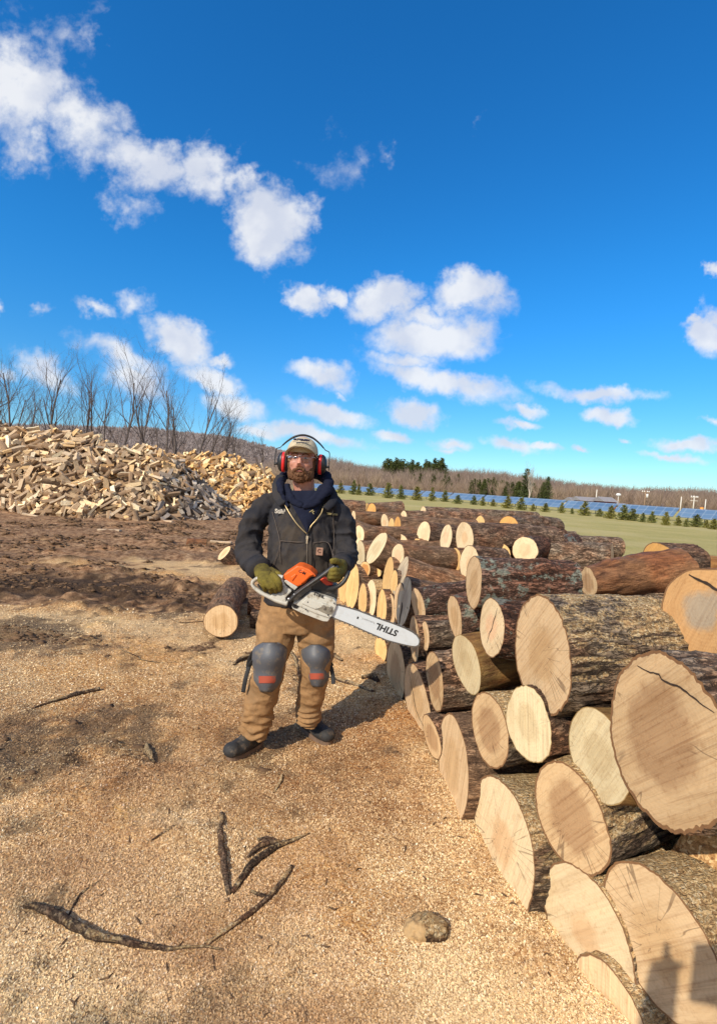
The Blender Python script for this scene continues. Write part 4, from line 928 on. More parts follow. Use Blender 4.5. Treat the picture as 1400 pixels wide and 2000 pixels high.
def fill(hf,xr,yr,N,pal,seed):
    r=np.random.default_rng(seed); out=[]
    x=r.uniform(*xr,N); y=r.uniform(*yr,N); h=hf(x,y); ok=h>.02; x,y,h=x[ok],y[ok],h[ok]
    ex=(hf(x+.1,y)-h)/.1; ey=(hf(x,y+.1)-h)/.1
    wt=np.sqrt(1+ex**2+ey**2); ok=r.random(len(x))<wt/wt.max()*1.0; x,y,h,ex,ey=[q[ok] for q in(x,y,h,ex,ey)]
    for i in range(len(x)):
        nrm=norm([-ex[i],-ey[i],1]); lay=r.integers(0,3); a=r.random()*6.283
        t1=norm(np.cross(nrm,[math.cos(a),math.sin(a),.1])); t1=norm(t1+nrm*r.normal()*.33)
        t2=norm(np.cross(nrm,t1)); rl=r.random()*6.283; t3=np.cross(t1,t2)
        u=t2*math.cos(rl)+t3*math.sin(rl); v=np.cross(t1,u)
        p=np.array([x[i],y[i],h[i]])+nrm*(.02-.10*lay)
        p[2]=max(p[2],.06)
        out.append((lay,p,np.stack([t1,u,v],1)))
    return out
def heap(hf,xr,yr,N,pal,seed,nind,lab,grp,lab2):
    r=np.random.default_rng(seed+1); pcs=fill(hf,xr,yr,N,pal,seed)
    var=[splitpiece(r.uniform(.38,.54),r.uniform(.075,.145),r.choice(3,p=[.5,.38,.12]),r) for _ in range(22)]
    vis=[i for i,(l,p,R) in enumerate(pcs) if l==0 and -60<proj(p)[0]<1400 and p[1]<(19 if hf is heapA else 24)]
    vis.sort(key=lambda i:pcs[i][1][1]+abs(0)*1); ind=set(vis[:nind])
    meshes=[]
    for k,(v,f,mi) in enumerate(var):
        me=bpy.data.meshes.new('split_log'); me.from_pydata([tuple(q) for q in v],[],f); me.materials.append(M_split); me.materials.append(M_splitbark)
        me.polygons.foreach_set('material_index',mi); a=me.attributes.new('tint','FLOAT_COLOR','POINT')
        c=pal[k%len(pal)]; a.data.foreach_set('color',np.tile([*c,1],len(v)).astype(np.float32)); me.update(); meshes.append(me)
    def flank(p): return hf is heapA and p[0]>np.interp(p[1],[15,19],[-5.9,-7.4])+.5*math.sin(p[1]*5)
    GREY=np.array([[.36,.30,.25],[.25,.205,.17],[.50,.43,.35],[.17,.14,.12]])
    gm=[]
    for k in range(6):
        m2=meshes[k*3].copy(); m2.attributes['tint'].data.foreach_set('color',np.tile([*GREY[k%4],1],len(m2.vertices)).astype(np.float32)); gm.append(m2)
    VV=[];FF=[];MI=[];CC=[];k=0
    for i,(l,p,R) in enumerate(pcs):
        j=r.integers(0,len(var)); sc=r.uniform(.85,1.2)
        if i in ind:
            gy=flank(p); o=bpy.data.objects.new('split_log',gm[j%6] if gy else meshes[j]); scene.collection.objects.link(o)
            M=Matrix([list(R[q]*sc)+[p[q]] for q in range(3)]+[[0,0,0,1]]); o.matrix_world=M
            bark=var[j][2].count(1)>8
            if gy: tag(o,'weathered grey split piece on the right flank of the left heap','firewood','grey pieces of the left heap')
            else: tag(o,lab[0 if j%len(pal) in (0,2,4,6) else 1],'firewood',grp[0 if j%len(pal) in (0,2,4,6) else 1])
        else:
            v,f,mi=var[j]; VV.append((v*sc)@R.T+p); FF+=[tuple(q+k for q in g_) for g_ in f]; MI+=mi; c=(GREY[r.integers(0,4)] if flank(p) else pal[r.integers(0,len(pal))])*r.uniform(.65,1.2)
            CC.append(np.tile(c,(len(v),1))); k+=len(v)
    # filler mound added below the outer pieces to stand for the dark inside
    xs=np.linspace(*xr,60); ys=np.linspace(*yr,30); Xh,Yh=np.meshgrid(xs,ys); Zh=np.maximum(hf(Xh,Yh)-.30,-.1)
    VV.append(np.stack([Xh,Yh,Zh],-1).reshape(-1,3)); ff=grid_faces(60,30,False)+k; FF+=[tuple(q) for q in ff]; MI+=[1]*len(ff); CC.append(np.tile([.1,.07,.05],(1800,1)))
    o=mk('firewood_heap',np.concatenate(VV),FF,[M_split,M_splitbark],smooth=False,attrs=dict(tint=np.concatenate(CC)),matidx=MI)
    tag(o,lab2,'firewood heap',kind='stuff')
heap(heapA,(-18,-4.4),(14.6,21.5),6200,palA,11,225,('pale split firewood piece in the front of the left brown heap','dull brown split firewood piece in the front of the left brown heap'),('pale pieces of the left heap','dull brown pieces of the left heap'),'big heap of weathered brown split firewood at the left')
heap(heapB,(-13,-2.4),(20.4,25.5),3600,palB,12,75,('light golden split piece in front of the golden heap','darker golden split piece in front of the golden heap'),('light golden pieces of the right heap','darker golden pieces of the right heap'),'smaller heap of fresh golden split firewood behind')
# grey weathered slabs on the right flank of the left heap
# ================= LOOSE THINGS ON THE YARD =================
def at_ground(px,py,dz=0): 
    p=G(px,py); 
    for _ in range(4): p=G(px,py,gz(p[0],p[1])+dz)
    return p
# short log pair behind the man's elbow and left
YG='loose logs on the yard'
c=P(432,1213,G(432,1250)[1]*1.0); Yq=G(432,1252)[1]
c=P(432,1213,Yq); b2=P(460,1156,Yq+1.45)
log_mesh(c,np.append((b2-c)[:2],-.02),.160,1.5,'brown','tan','short log pointing at the camera, with round tan end, left of the man',801,group=None)
Yq=G(440,1102)[1]; c=P(438,1080,Yq); log_mesh(c+np.array([0,0,0]),np.array([.62,.42,-.62]),.16,.42,'dark','tan','short stub of log with pale tilted end beside the man\'s elbow',802,far=1,group=None)
p=at_ground(388,1068); log_mesh(p+[-.25,0,.08],[1,.15,0],.10,.42,'rusty','orange','small rusty wood chunk on the mud left of the tilted stub',803,far=1,group=None)
p=at_ground(490,1222); 
log_mesh(P(486,1180,5.5),np.array([1,.1,0]),.12,.42,'dark','tan','dark log lying on its side just behind the man\'s hip',804,far=1,group=None)
log_mesh(P(492,1208,5.1),np.array([1,.0,.03]),.10,.42,'dark','tan','lower dark log on the ground behind the man\'s hip',805,far=1,group=None)
M_slab=simple('weathered_slab',(.50,.37,.24),.9,.25,8)
def slab(px,py,L,w_,h_,yaw,label,mat=M_slab,name='wood_slab'):
    p=at_ground(px,py); r=np.random.default_rng(int(px*7+py)); V,Fc,mi=splitpiece(L,w_,1,r); V=V*np.array([1,1,h_/w_])
    o=mk(name,V,Fc,mat,smooth=False,loc=(p[0],p[1],p[2]+h_*.3)); o.rotation_euler=(r.normal()*.05,r.normal()*.05,yaw); tag(o,label,'firewood'); return o
slab(214,1038,.55,.14,.09,.05,'single split plank lying on the mud before the left heap')
slab(432,1060,.5,.10,.07,-.05,'thin pale split piece on the mud behind the tilted stub')
slab(300,1016,.5,.12,.10,.5,'loose split piece fallen just before the left heap middle')
slab(330,1020,.4,.12,.1,-.6,'small pale block fallen at the foot of the left heap')
slab(60,1008,.5,.12,.1,-.1,'flat split piece at the foot of the left heap near the left edge')
# sticks and branches
M_stick=bark_mat('stick_bark',(.30,.21,.135),(.04,.025,.017),(.16,.10,.065),dust=.5,scale=1.6)
M_stickd=bark_mat('dark_stick_bark',(.20,.125,.08),(.025,.015,.01),(.10,.06,.038),dust=.5,scale=1.6)
def stick(pxs,rad,label,mat=M_stick,cat='stick',name='stick',lift=.3,seed=0,group=None,flat=1.0,parent=None):
    pts=[at_ground(*q) for q in pxs]; pts=np.array(pts); 
    # resample
    d=np.concatenate([[0],np.cumsum(np.linalg.norm(np.diff(pts,axis=0),axis=1))]); n=max(8,int(d[-1]/.02)); s=np.linspace(0,d[-1],n)
    q=np.stack([np.interp(s,d,pts[:,k]) for k in range(3)],-1); rd=np.interp(s/d[-1],np.linspace(0,1,len(rad)),rad)*.70
    for _ in range(3): q[1:-1]=(q[:-2]+2*q[1:-1]+q[2:])/4
    q[:,:2]+=fbm(q*14+seed,3,seed)[:,None]*.012
    q[:,2]+=rd*lift
    V,Fc=tube(q,[(float(a*flat),float(a)) for a in rd],14)
    V=V+ (fbm(V*np.array([45,45,45])+seed,3,5)*.28)[:,None]*np.repeat(rd,14)[:,None]*np.sign(V-np.repeat(q,14,0))
    base=q[len(q)//2].copy(); o=mk(name,V-base,Fc,mat,loc=tuple(base),attrs=dict(bd=np.random.default_rng(seed).random(len(V))))
    if parent is not None: o.parent=parent; o.location=tuple(base-np.array(parent.location)); return o
    tag(o,label,cat,group); return o
br=stick([(45,1775),(110,1795),(190,1835),(260,1852),(330,1856),(400,1850),(440,1852)],[.014,.022,.021,.017,.011,.008,.004],'long curved brown branch half buried at the lower left',cat='branch',name='branch',seed=1,lift=1.0)
stick([(132,1790),(148,1758),(170,1738),(198,1718)],[.006,.008,.009,.003],None,M_stickd,name='twig',seed=2,parent=br)
stick([(400,1850),(450,1815),(500,1780),(540,1740),(570,1695)],[.009,.012,.013,.012,.010],'thin grey curved stick meeting the long branch tip',cat='stick',seed=3,lift=1.1)
stick([(434,1590),(432,1640),(440,1690),(450,1748)],[.012,.018,.02,.013],'upright split bark stick at the left of the bark bundle',seed=4,lift=.5)
stick([(455,1745),(490,1690),(540,1655),(580,1640),(605,1628)],[.014,.024,.022,.016,.006],'ragged strip of rotten bark in the middle foreground',M_stickd,'bark strip','bark_strip',seed=5,lift=.4)
stick([(480,1680),(510,1655),(545,1650)],[.008,.018,.012],'short brown bark slab on top of the ragged strip',M_stick,'bark strip','bark_strip',seed=6,lift=1.6)
stick([(490,1742),(515,1752),(535,1750)],[.006,.011,.005],'small dark bark curl below the ragged strip',M_stickd,'bark strip','bark_strip',seed=7,lift=.6)
stick([(500,1642),(518,1640),(538,1645)],[.010,.018,.010],'reddish oval bark flake above the ragged strip',M_stick,'bark strip','bark_strip',seed=8,lift=.5,flat=.5)
stick([(552,1515),(545,1530),(536,1548)],[.008,.013,.006],'short dark stick right of the left boot toe',M_stickd,seed=9,lift=.6)
stick([(62,1385),(110,1370),(150,1358),(196,1348)],[.006,.018,.022,.018],'straight broken stick lying on the sawdust at the left',seed=10,lift=.7)
stick([(232,1265),(280,1290),(330,1296),(345,1292)],[.004,.007,.008,.003],'thin dark twig lying in pale sawdust left of the round log',M_stickd,seed=11,lift=.5)
stick([(330,1208),(355,1218),(398,1214)],[.008,.010,.008],'thin root like twig touching the round log',M_stickd,seed=12,lift=.6)
stick([(640,1322),(680,1335),(730,1352)],[.010,.024,.012],'grey stick on the ground right of the man\'s knee',seed=13,lift=.5)
stick([(455,1300),(475,1288),(490,1283)],[.012,.026,.024],'broken branch stub behind the left knee pad',seed=14,lift=.8)
stick([(560,1265),(578,1290),(585,1330)],[.012,.02,.012],'dark branch standing between the man\'s legs',M_stickd,seed=15,lift=1.0)
stick([(285,1455),(292,1475),(300,1492)],[.012,.03,.010],'frayed dark bark tuft in the sawdust left of the boot',M_stickd,'bark strip','bark_strip',seed=16,lift=.5)
stick([(640,1270),(655,1285),(668,1292)],[.014,.03,.014],'dark bark lump behind the right knee',M_stickd,'bark strip','bark_strip',seed=17,lift=.5)
stick([(706,1325),(722,1322),(740,1332)],[.022,.04,.022],'knotty dark lump of bark near the pile foot',M_stickd,'bark strip','bark_strip',seed=18,lift=.4)
stick([(300,1640),(322,1625),(345,1610)],[.006,.010,.004],'small buried twig in the middle left sawdust',M_stickd,seed=19,lift=.1)
stick([(1372,1750),(1385,1728),(1400,1718)],[.004,.006,.003],'curved dark twig on sawdust at the right edge',M_stickd,seed=20,lift=.8)
# small debris specks
r=np.random.default_rng(9); VV=[];FF=[];k=0; sp=[(775,1640),(790,1660),(375,1570),(200,1545),(330,1585),(255,1640),(270,1800),(340,1810),(935,1750),(880,1560),(715,1500),(860,1800),(1005,1770),(700,1700),(150,1960),(230,1930),(600,1990),(520,1985),(100,1680),(850,1610)]
for q in range(110):
    if q<len(sp): px,py=sp[q]
    else: px,py=r.uniform(0,1150),r.uniform(1230,1990)
    p=at_ground(px,py)
    if p[0]>front_x(p[1])-.05: continue
    a=r.random()*6.28; L=r.uniform(.004,.02)*(1.2 if q<len(sp) else 1); pts=np.array([p+[-math.cos(a)*L,-math.sin(a)*L,.003],p+[r.normal()*.006,r.normal()*.006,.005],p+[math.cos(a)*L,math.sin(a)*L,.003]])
    v,f=tube(pts,[.002,L*.12+.0015,.0008],5); VV.append((v,f))
V,Fc=merge(VV); o=mk('bark_crumbs',V,Fc,M_clod,smooth=False); tag(o,'dark bark crumbs and twig bits scattered over the sawdust','bark crumbs',kind='stuff')
# ================= THE MAN =================
def remesh(name,parts,voxel,mat,parent,smooth_it=2,post=None,base=None,attrs=None,subparts=None):
    V,Fc=merge(parts); me=bpy.data.meshes.new('tmp'); me.from_pydata([tuple(v) for v in V],[],Fc); me.update()
    bm=bmesh.new(); bm.from_mesh(me); bmesh.ops.recalc_face_normals(bm,faces=bm.faces); bm.to_mesh(me); bm.free()
    o=bpy.data.objects.new('tmp',me); scene.collection.objects.link(o)
    m=o.modifiers.new('r','REMESH'); m.mode='VOXEL'; m.voxel_size=voxel
    if smooth_it:
        s=o.modifiers.new('s','SMOOTH'); s.iterations=smooth_it; s.factor=.5
    dg=bpy.context.evaluated_depsgraph_get(); ev=o.evaluated_get(dg); nm=bpy.data.meshes.new_from_object(ev)
    bpy.data.objects.remove(o); bpy.data.meshes.remove(me)
    n=len(nm.vertices); co=np.empty(n*3); nm.vertices.foreach_get('co',co); co=co.reshape(-1,3)
    no=np.empty(n*3); nm.vertices.foreach_get('normal',no); no=no.reshape(-1,3)
    if post is not None: co=post(co,no)
    if base is not None: co=co-np.array(base)
    nm.vertices.foreach_set('co',co.ravel()); nm.materials.clear(); nm.materials.append(mat); nm.name=name
    nm.polygons.foreach_set('use_smooth',np.ones(len(nm.polygons),bool)); nm.update()
    ob=bpy.data.objects.new(name,nm); return link(ob,parent)
def smoothpath(pts,rad,n):
    pts=np.array(pts,float); rad=np.array([(q,q) if np.isscalar(q) else q for q in rad],float); m=len(pts); t_=np.linspace(0,m-1,n); out=[];ro=[]
    for u in t_:
        i=min(int(u),m-2); f=u-i; p0=pts[max(i-1,0)];p1=pts[i];p2=pts[i+1];p3=pts[min(i+2,m-1)]
        out.append(.5*((2*p1)+(-p0+p2)*f+(2*p0-5*p1+4*p2-p3)*f*f+(-p0+3*p1-3*p2+p3)*f**3)); ro.append(rad[i]*(1-f)+rad[i+1]*f)
    return np.array(out),[tuple(q) for q in ro]
def limb(pts,rad,n=24,seg=20,up=None):
    p,r_=smoothpath(pts,rad,n); v,f=tube(p,r_,seg,caps=True,up=up); return v,f
def balls(pts,rad): return [ellipsoid(p,(q,q,q),14,8) for p,q in zip(pts,rad)]
def dirty(name,c,d,amt,rough=.45):
    def f(t,b):
        o=t.obj(); n=t.noise(o,22,6,.7); t.put(b.inputs['Base Color'],t.mix(t.math('MULTIPLY',t.ss(n,.50,.68),amt),c,d)); b.inputs['Roughness'].default_value=rough
        t.put(b.inputs['Normal'],t.bump(t.noise(o,150,3),.3,.001))
    return material(name,f)
# half buried stub in the foreground
SPT=at_ground(832,1815); SPT[2]-=.016; SPB=SPT.copy()
M_stub=bark_mat('stub_bark',(.55,.38,.22),(.06,.035,.02),(.32,.20,.11),dust=.7)
def stubpost(co,no): return co+no*(fbm(co*38,3,6)*.010)[:,None]
stub=remesh('log_stub',[limb([SPT+[-.045,.0,.006],SPT+[.0,-.004,.016],SPT+[.065,-.016,.004]],[.044,.052,.038],10,20)],.004,M_stub,None,2,stubpost,base=SPB)
stub.location=tuple(SPB); tag(stub,'small mossy wood stub half buried in sawdust at the bottom middle','log stub')
sc_=remesh('worn_patch',[ellipsoid(SPT+[-.030,-.014,.018],(.052,.042,.042),20,12)],.004,dirty('worn_end_grain',(.42,.27,.125),(.16,.10,.05),.95,.85),stub,2,lambda co,no:co+no*(fbm(co*45,3,16)*.012)[:,None],base=SPB)
YB=2.80
def Q(px,py,Y): return P(px,py,Y)
base=at_ground(548,1450); base[1]=2.78; BASE=np.array([base[0],base[1],gz(base[0],base[1])])
man=empty('person',tuple(BASE)); MB=BASE
# materials
def skin_b(t,b):
    o=t.obj(); c=t.mix(t.noise(o,14,4),(.43,.19,.135),(.55,.27,.20)); t.put(b.inputs['Base Color'],c); b.inputs['Roughness'].default_value=.5; b.inputs['Subsurface Weight'].default_value=.08; b.inputs['Subsurface Radius'].default_value=(.01,.004,.002)
M_skin=material('skin',skin_b)
def cloth(name,c0,c1,ws=900,big=3,dirt=None,bump=.0015,dz=None):
    def f(t,b):
        o=t.obj(); n=t.noise(o,big,6,.65); f2=t.noise(o,60,4,.7)
        c=t.mix(t.ss(n,.35,.65),c0,c1); c=t.mix(t.math('MULTIPLY',t.ss(f2,.45,.7),.25),c,t.mix(1,c,(1.7,1.65,1.55),'MULTIPLY'))
        if dirt:
            sp=t.new('ShaderNodeSeparateXYZ'); t.l.new(o,sp.inputs[0])
            m=t.math('MULTIPLY',t.ss(t.noise(o,5,6,.7),.42,.62),dirt[1])
            if dz: 
                m2=t.math('MULTIPLY',t.math('MULTIPLY',t.ss(sp.outputs[2],dz[0],dz[1]),t.ss(sp.outputs[2],dz[3],dz[2])),1.0)
                xm=t.math('MULTIPLY',t.ss(sp.outputs[0],dz[4]-.22,dz[4]-.12),t.ss(sp.outputs[0],dz[4]+.22,dz[4]+.12))
                m=t.math('MAXIMUM',t.math('MULTIPLY',t.math('MULTIPLY',m2,xm),t.math('ADD',m,.25),clamp=True),t.math('MULTIPLY',m,.45))
            c=t.mix(m,c,dirt[0])
        t.put(b.inputs['Base Color'],c); b.inputs['Roughness'].default_value=.92; b.inputs['Specular IOR Level'].default_value=.15; b.inputs['Sheen Weight'].default_value=0
        h=t.math('ADD',t.math('MULTIPLY',t.noise(o,ws,2),bump*.4),t.math('MULTIPLY',t.noise(o,22,4,.6),bump*4))
        t.put(b.inputs['Normal'],t.bump(h,.8,1))
    return material(name,f)
M_jacket=cloth('worn_black_canvas',(.018,.019,.025),(.032,.032,.038),dirt=((.056,.046,.038),.9),dz=(.72,.95,1.30,1.52,.09))
M_hood=cloth('navy_fleece',(.007,.009,.022),(.013,.016,.034))
M_pants=cloth('brown_duck_canvas',(.27,.152,.068),(.35,.205,.098),dirt=((.19,.12,.065),.6))
M_glove=cloth('olive_work_glove',(.12,.098,.02),(.18,.145,.03),dirt=((.055,.042,.018),.9))
M_cap=cloth('khaki_cap',(.43,.365,.26),(.50,.43,.31))
M_boot=dirty('dusty_leather',(.022,.021,.021),(.12,.085,.055),.7,.75)
M_sole=simple('boot_sole',(.16,.10,.065),.8,.3,20)
M_beard=simple('brown_beard',(.13,.065,.035),.9,.4,120,spec=.2,bumpd=.006,bscale=190)
M_red=simple('red_cup',(.62,.020,.022),.35,.05,10); M_black=simple('black_plastic',(.014,.014,.016),.42,.1,20); M_blackm=simple('black_foam',(.02,.02,.022),.8,.1,20)
M_brass=simple('brass_zip',(.50,.38,.20),.4,.15,60,metal=.7)
M_pad=dirty('grey_knee_shell',(.085,.09,.105),(.21,.165,.115),.75,.55); M_padred=dirty('orange_red_print',(.33,.06,.03),(.13,.10,.08),.95,.7)
# --- the body under the clothes
hc=Q(590,897,2.77)           # head centre
sh=.9
Yh=2.77
def hp(dx,dy,dz): return hc+np.array([dx,dy,dz])     # head space: -y towards camera, tilt later
parts=[ellipsoid(hp(0,.015,.035),(.078,.098,.095),24,16),      # cranium
 ellipsoid(hp(0,-.025,-.035),(.066,.072,.085),24,14),           # face
 ellipsoid(hp(0,-.045,-.10),(.040,.042,.032),18,10),            # chin
 ellipsoid(hp(-.032,-.066,-.028),(.028,.024,.024),14,8),ellipsoid(hp(.032,-.066,-.028),(.028,.024,.024),14,8), # cheeks
 ellipsoid(hp(0,-.083,.018),(.050,.014,.010),18,8),             # brow
 limb([hp(0,-.090,.012),hp(0,-.104,-.012),hp(0,-.116,-.034)],[.008,.011,.015],8,12), # nose
 ellipsoid(hp(-.012,-.101,-.040),(.009,.011,.008),10,6),ellipsoid(hp(.012,-.101,-.040),(.009,.011,.008),10,6),
 ellipsoid(hp(0,-.083,-.066),(.026,.011,.007),14,6),ellipsoid(hp(0,-.081,-.074),(.022,.011,.007),14,6), # lips
 ellipsoid(hp(-.083,.01,-.01),(.010,.020,.032),10,8),ellipsoid(hp(.083,.01,-.01),(.010,.020,.032),10,8),
 limb([hp(0,.03,-.06),Q(594,955,2.83),Q(594,985,2.83)],[.062,.062,.075],10,18)]
hip=Q(578,1190,2.79); chest=Q(590,1030,2.80)
lsh,lel,lwr=Q(515,993,2.82),Q(485,1070,2.80),Q(508,1112,2.60)
rsh,rel,rwr=Q(649,993,2.82),Q(672,1060,2.80),Q(664,1106,2.58)
lk,la=Q(526,1302,2.68),Q(494,1425,2.70); rk,ra=Q(617,1296,2.74),Q(603,1402,2.84)
core=[limb([Q(593,985,2.82),chest,Q(585,1110,2.80),hip],[(.10,.06),(.14,.09),(.14,.10),(.15,.10)],14,20,up=(1,0,0)),
 limb([Q(593,1005,2.82),lsh+[.01,0,-.012],lel,lwr],[.045,.038,.036,.026],16,14),limb([Q(593,1005,2.82),rsh+[-.01,0,-.012],rel,rwr],[.045,.038,.036,.026],16,14),
 limb([hip+[-.07,0,0],lk,la],[.075,.055,.038],14,14),limb([hip+[.07,0,0],rk,ra],[.075,.055,.038],14,14)]
body=remesh('body',parts+core,.0045,M_skin,man,4,base=MB)
# keep the whole body one mesh: it is the person itself
for s in(-1,1):
    mk('eye',*ellipsoid(hp(s*.030,-.083,.002)-MB,(.0125,.009,.0058),14,8),simple('eye_white_%s'%('a' if s<0 else 'b'),(.36,.31,.28),.3),man)
    mk('iris',*ellipsoid(hp(s*.030,-.0905,.002)-MB,(.0052,.003,.0052),10,6),simple('iris_dark_%s'%('a' if s<0 else 'b'),(.05,.06,.08),.2),man)
    mk('eyebrow',*limb([hp(s*.012,-.094,.020)-MB,hp(s*.03,-.097,.027)-MB,hp(s*.05,-.088,.020)-MB],[.0035,.0045,.002],8,8),M_beard,man)
# beard
bp=[ellipsoid(hp(0,-.050,-.100),(.047,.047,.036),20,12),ellipsoid(hp(-.050,-.020,-.078),(.024,.050,.045),16,10),ellipsoid(hp(.050,-.020,-.078),(.024,.050,.045),16,10),
 ellipsoid(hp(0,-.092,-.088),(.026,.012,.012),14,8),limb([hp(-.034,-.082,-.078),hp(-.020,-.096,-.060),hp(0,-.100,-.055),hp(.020,-.096,-.060),hp(.034,-.082,-.078)],[.011,.009,.0075,.009,.011],14,10),
 ellipsoid(hp(-.036,-.070,-.092),(.018,.018,.026),12,8),ellipsoid(hp(.036,-.070,-.092),(.018,.018,.026),12,8),
 ellipsoid(hp(-.068,.0,-.035),(.012,.022,.035),12,8),ellipsoid(hp(.068,.0,-.035),(.012,.022,.035),12,8)]
def beardpost(co,no): return co+no*(fbm(co*np.array([160,160,70]),3,3)*.006)[:,None]
beard=remesh('beard',bp,.003,M_beard,man,1,beardpost,base=MB)
mk('lip',*ellipsoid(hp(0,-.0955,-.0700)-MB,(.024,.0050,.0034),14,6),simple('lips',(.38,.14,.11),.5),man)
# hair tufts at the sides
mk('hair',*merge([ellipsoid(hp(s*.076,.02,.015)-MB,(.010,.045,.030),12,8) for s in(-1,1)]),M_beard,man)
# cap
def cap():
    V=[];n=40;m=12
    c=hp(0,.008,.045)-MB
    for i in range(m):
        ph=i/(m-1)*math.pi/2*1.02; 
        for j in range(n):
            a=j/n*6.283; V.append(c+np.array([.088*math.cos(a)*math.cos(ph)**.8,.108*math.sin(a)*math.cos(ph)**.8,-.012+.092*math.sin(ph)]))
    Fc=[tuple(q) for q in grid_faces(n,m)]+[tuple(range((m-1)*n,m*n))]
    return mk('cap',V,Fc,M_cap,man)
cap_o=cap()
# brim: curved visor reaching towards the camera and arched
V=[];nu_=22;nv_=8
for j in range(nv_):
    for i in range(nu_):
        u=(i/(nu_-1)-.5)*2; a=-math.pi/2+u*1.18; f=j/(nv_-1); 
        inner=np.array([.089*math.cos(a),.108*math.sin(a)+.008,.066]); outer=inner+np.array([.012*math.sin(u*1.5),-.078*math.cos(u*1.35),-.012*0])
        p=inner*(1-f)+outer*f; p[2]+= -.052*abs(u)**1.8-.004*f+.004
        V.append(hp(*p)-MB)
Vt=np.array(V); Vb=Vt+[0,0,-.004]; Fg=grid_faces(nu_,nv_,False); Fc=[tuple(q)[::-1] for q in Fg]+[tuple(q+len(Vt)) for q in Fg]
edge=[j*nu_ for j in range(nv_)]+[(nv_-1)*nu_+i for i in range(1,nu_)]+[j*nu_+nu_-1 for j in range(nv_-2,-1,-1)]
Fc+=[(a,b,b+len(Vt),a+len(Vt)) for a,b in zip(edge[:-1],edge[1:])]
br_=mk('visor',np.concatenate([Vt,Vb]),Fc,M_cap,man); br_.parent=cap_o
def text_mesh(body,size,mat,M,parent,name='lettering',bold=0,ext=.0006,shear=0,align='CENTER',spacing=1.0):
    cu=bpy.data.curves.new('t','FONT'); cu.body=body; cu.size=size; cu.extrude=ext; cu.offset=bold; cu.shear=shear; cu.align_x=align; cu.align_y='CENTER'; cu.space_character=spacing
    o=bpy.data.objects.new('t',cu); scene.collection.objects.link(o); dg=bpy.context.evaluated_depsgraph_get(); me=bpy.data.meshes.new_from_object(o.evaluated_get(dg)); bpy.data.objects.remove(o)
    me.materials.clear(); me.materials.append(mat); me.name=name; ob=bpy.data.objects.new(name,me); link(ob,parent)
    pm=Matrix.Translation(parent.location) if parent else Matrix()
    pw=parent.location.copy(); q=parent.parent
    while q is not None: pw=pw+q.location; q=q.parent
    ob.matrix_local=Matrix.Translation(-pw)@M; return ob
def face_M(p,right,up): 
    r_=norm(right); u_=np.array(up,float); u_=norm(u_-r_*np.dot(u_,r_)); n=np.cross(r_,u_)
    return Matrix([[r_[i],u_[i],n[i],p[i]] for i in range(3)]+[[0,0,0,1]])
M_navythread=simple('navy_thread',(.03,.03,.07),.8); M_goldthread=simple('olive_gold_thread',(.30,.25,.12),.8); M_whitethread=simple('cream_thread',(.62,.58,.50),.8)
text_mesh('PATTERSON',.016,M_navythread,face_M(hp(.004,-.099,.100),(1,0,0),(0,.72,.7)),cap_o,bold=.0006,ext=.004)
mk('emblem_line',*limb([hp(-.045,-.090,.089)-MB,hp(-.03,-.100,.087)-MB,hp(.03,-.100,.087)-MB,hp(.045,-.090,.089)-MB],[.0008,.0015,.0015,.0008],14,5),M_navythread,cap_o)
# ear defenders
ed=bpy.data.objects.new('ear_defenders',None); link(ed,man)
for s in(-1,1):
    c=hp(s*.099,.012,-.022)-MB
    cup=mk('ear_cup',*ellipsoid(c+[s*.016,0,0],(.027,.036,.056),20,12),M_black,ed)
    mk('red_band',*tube([c+[-s*.004,0,0],c+[s*.013,0,0]],[(.0575,.038),(.0575,.038)],24,up=(0,0,1)),M_red,cup)
    mk('cushion',*tube([c+[-s*.016,0,0],c+[-s*.003,0,0]],[(.050,.033),(.053,.035)],24,up=(0,0,1)),M_blackm,cup)
    mk('pivot',*tube([c+[s*.036,-.006,-.012],c+[s*.058,-.006,-.012]],[.006,.008],8),M_black,cup)
    mk('wire',*limb([c+[s*.056,-.006,-.032],c+[s*.055,-.006,.02],c+[s*.052,0,.070],c+[s*.030,0,.082],c+[s*.014,0,.100]],[.0026]*5,24,8),M_black,ed)
hb=[hp(s_[0],.012,s_[1])-MB for s_ in((-.117,.072),(-.088,.100),(-.049,.126),(0,.1375),(.049,.126),(.088,.100),(.117,.072))]
mk('headband',*limb(hb,[(.004,.004),(.011,.005),(.014,.006),(.014,.006),(.014,.006),(.011,.005),(.004,.004)],30,10,up=(0,1,0)),M_black,ed)
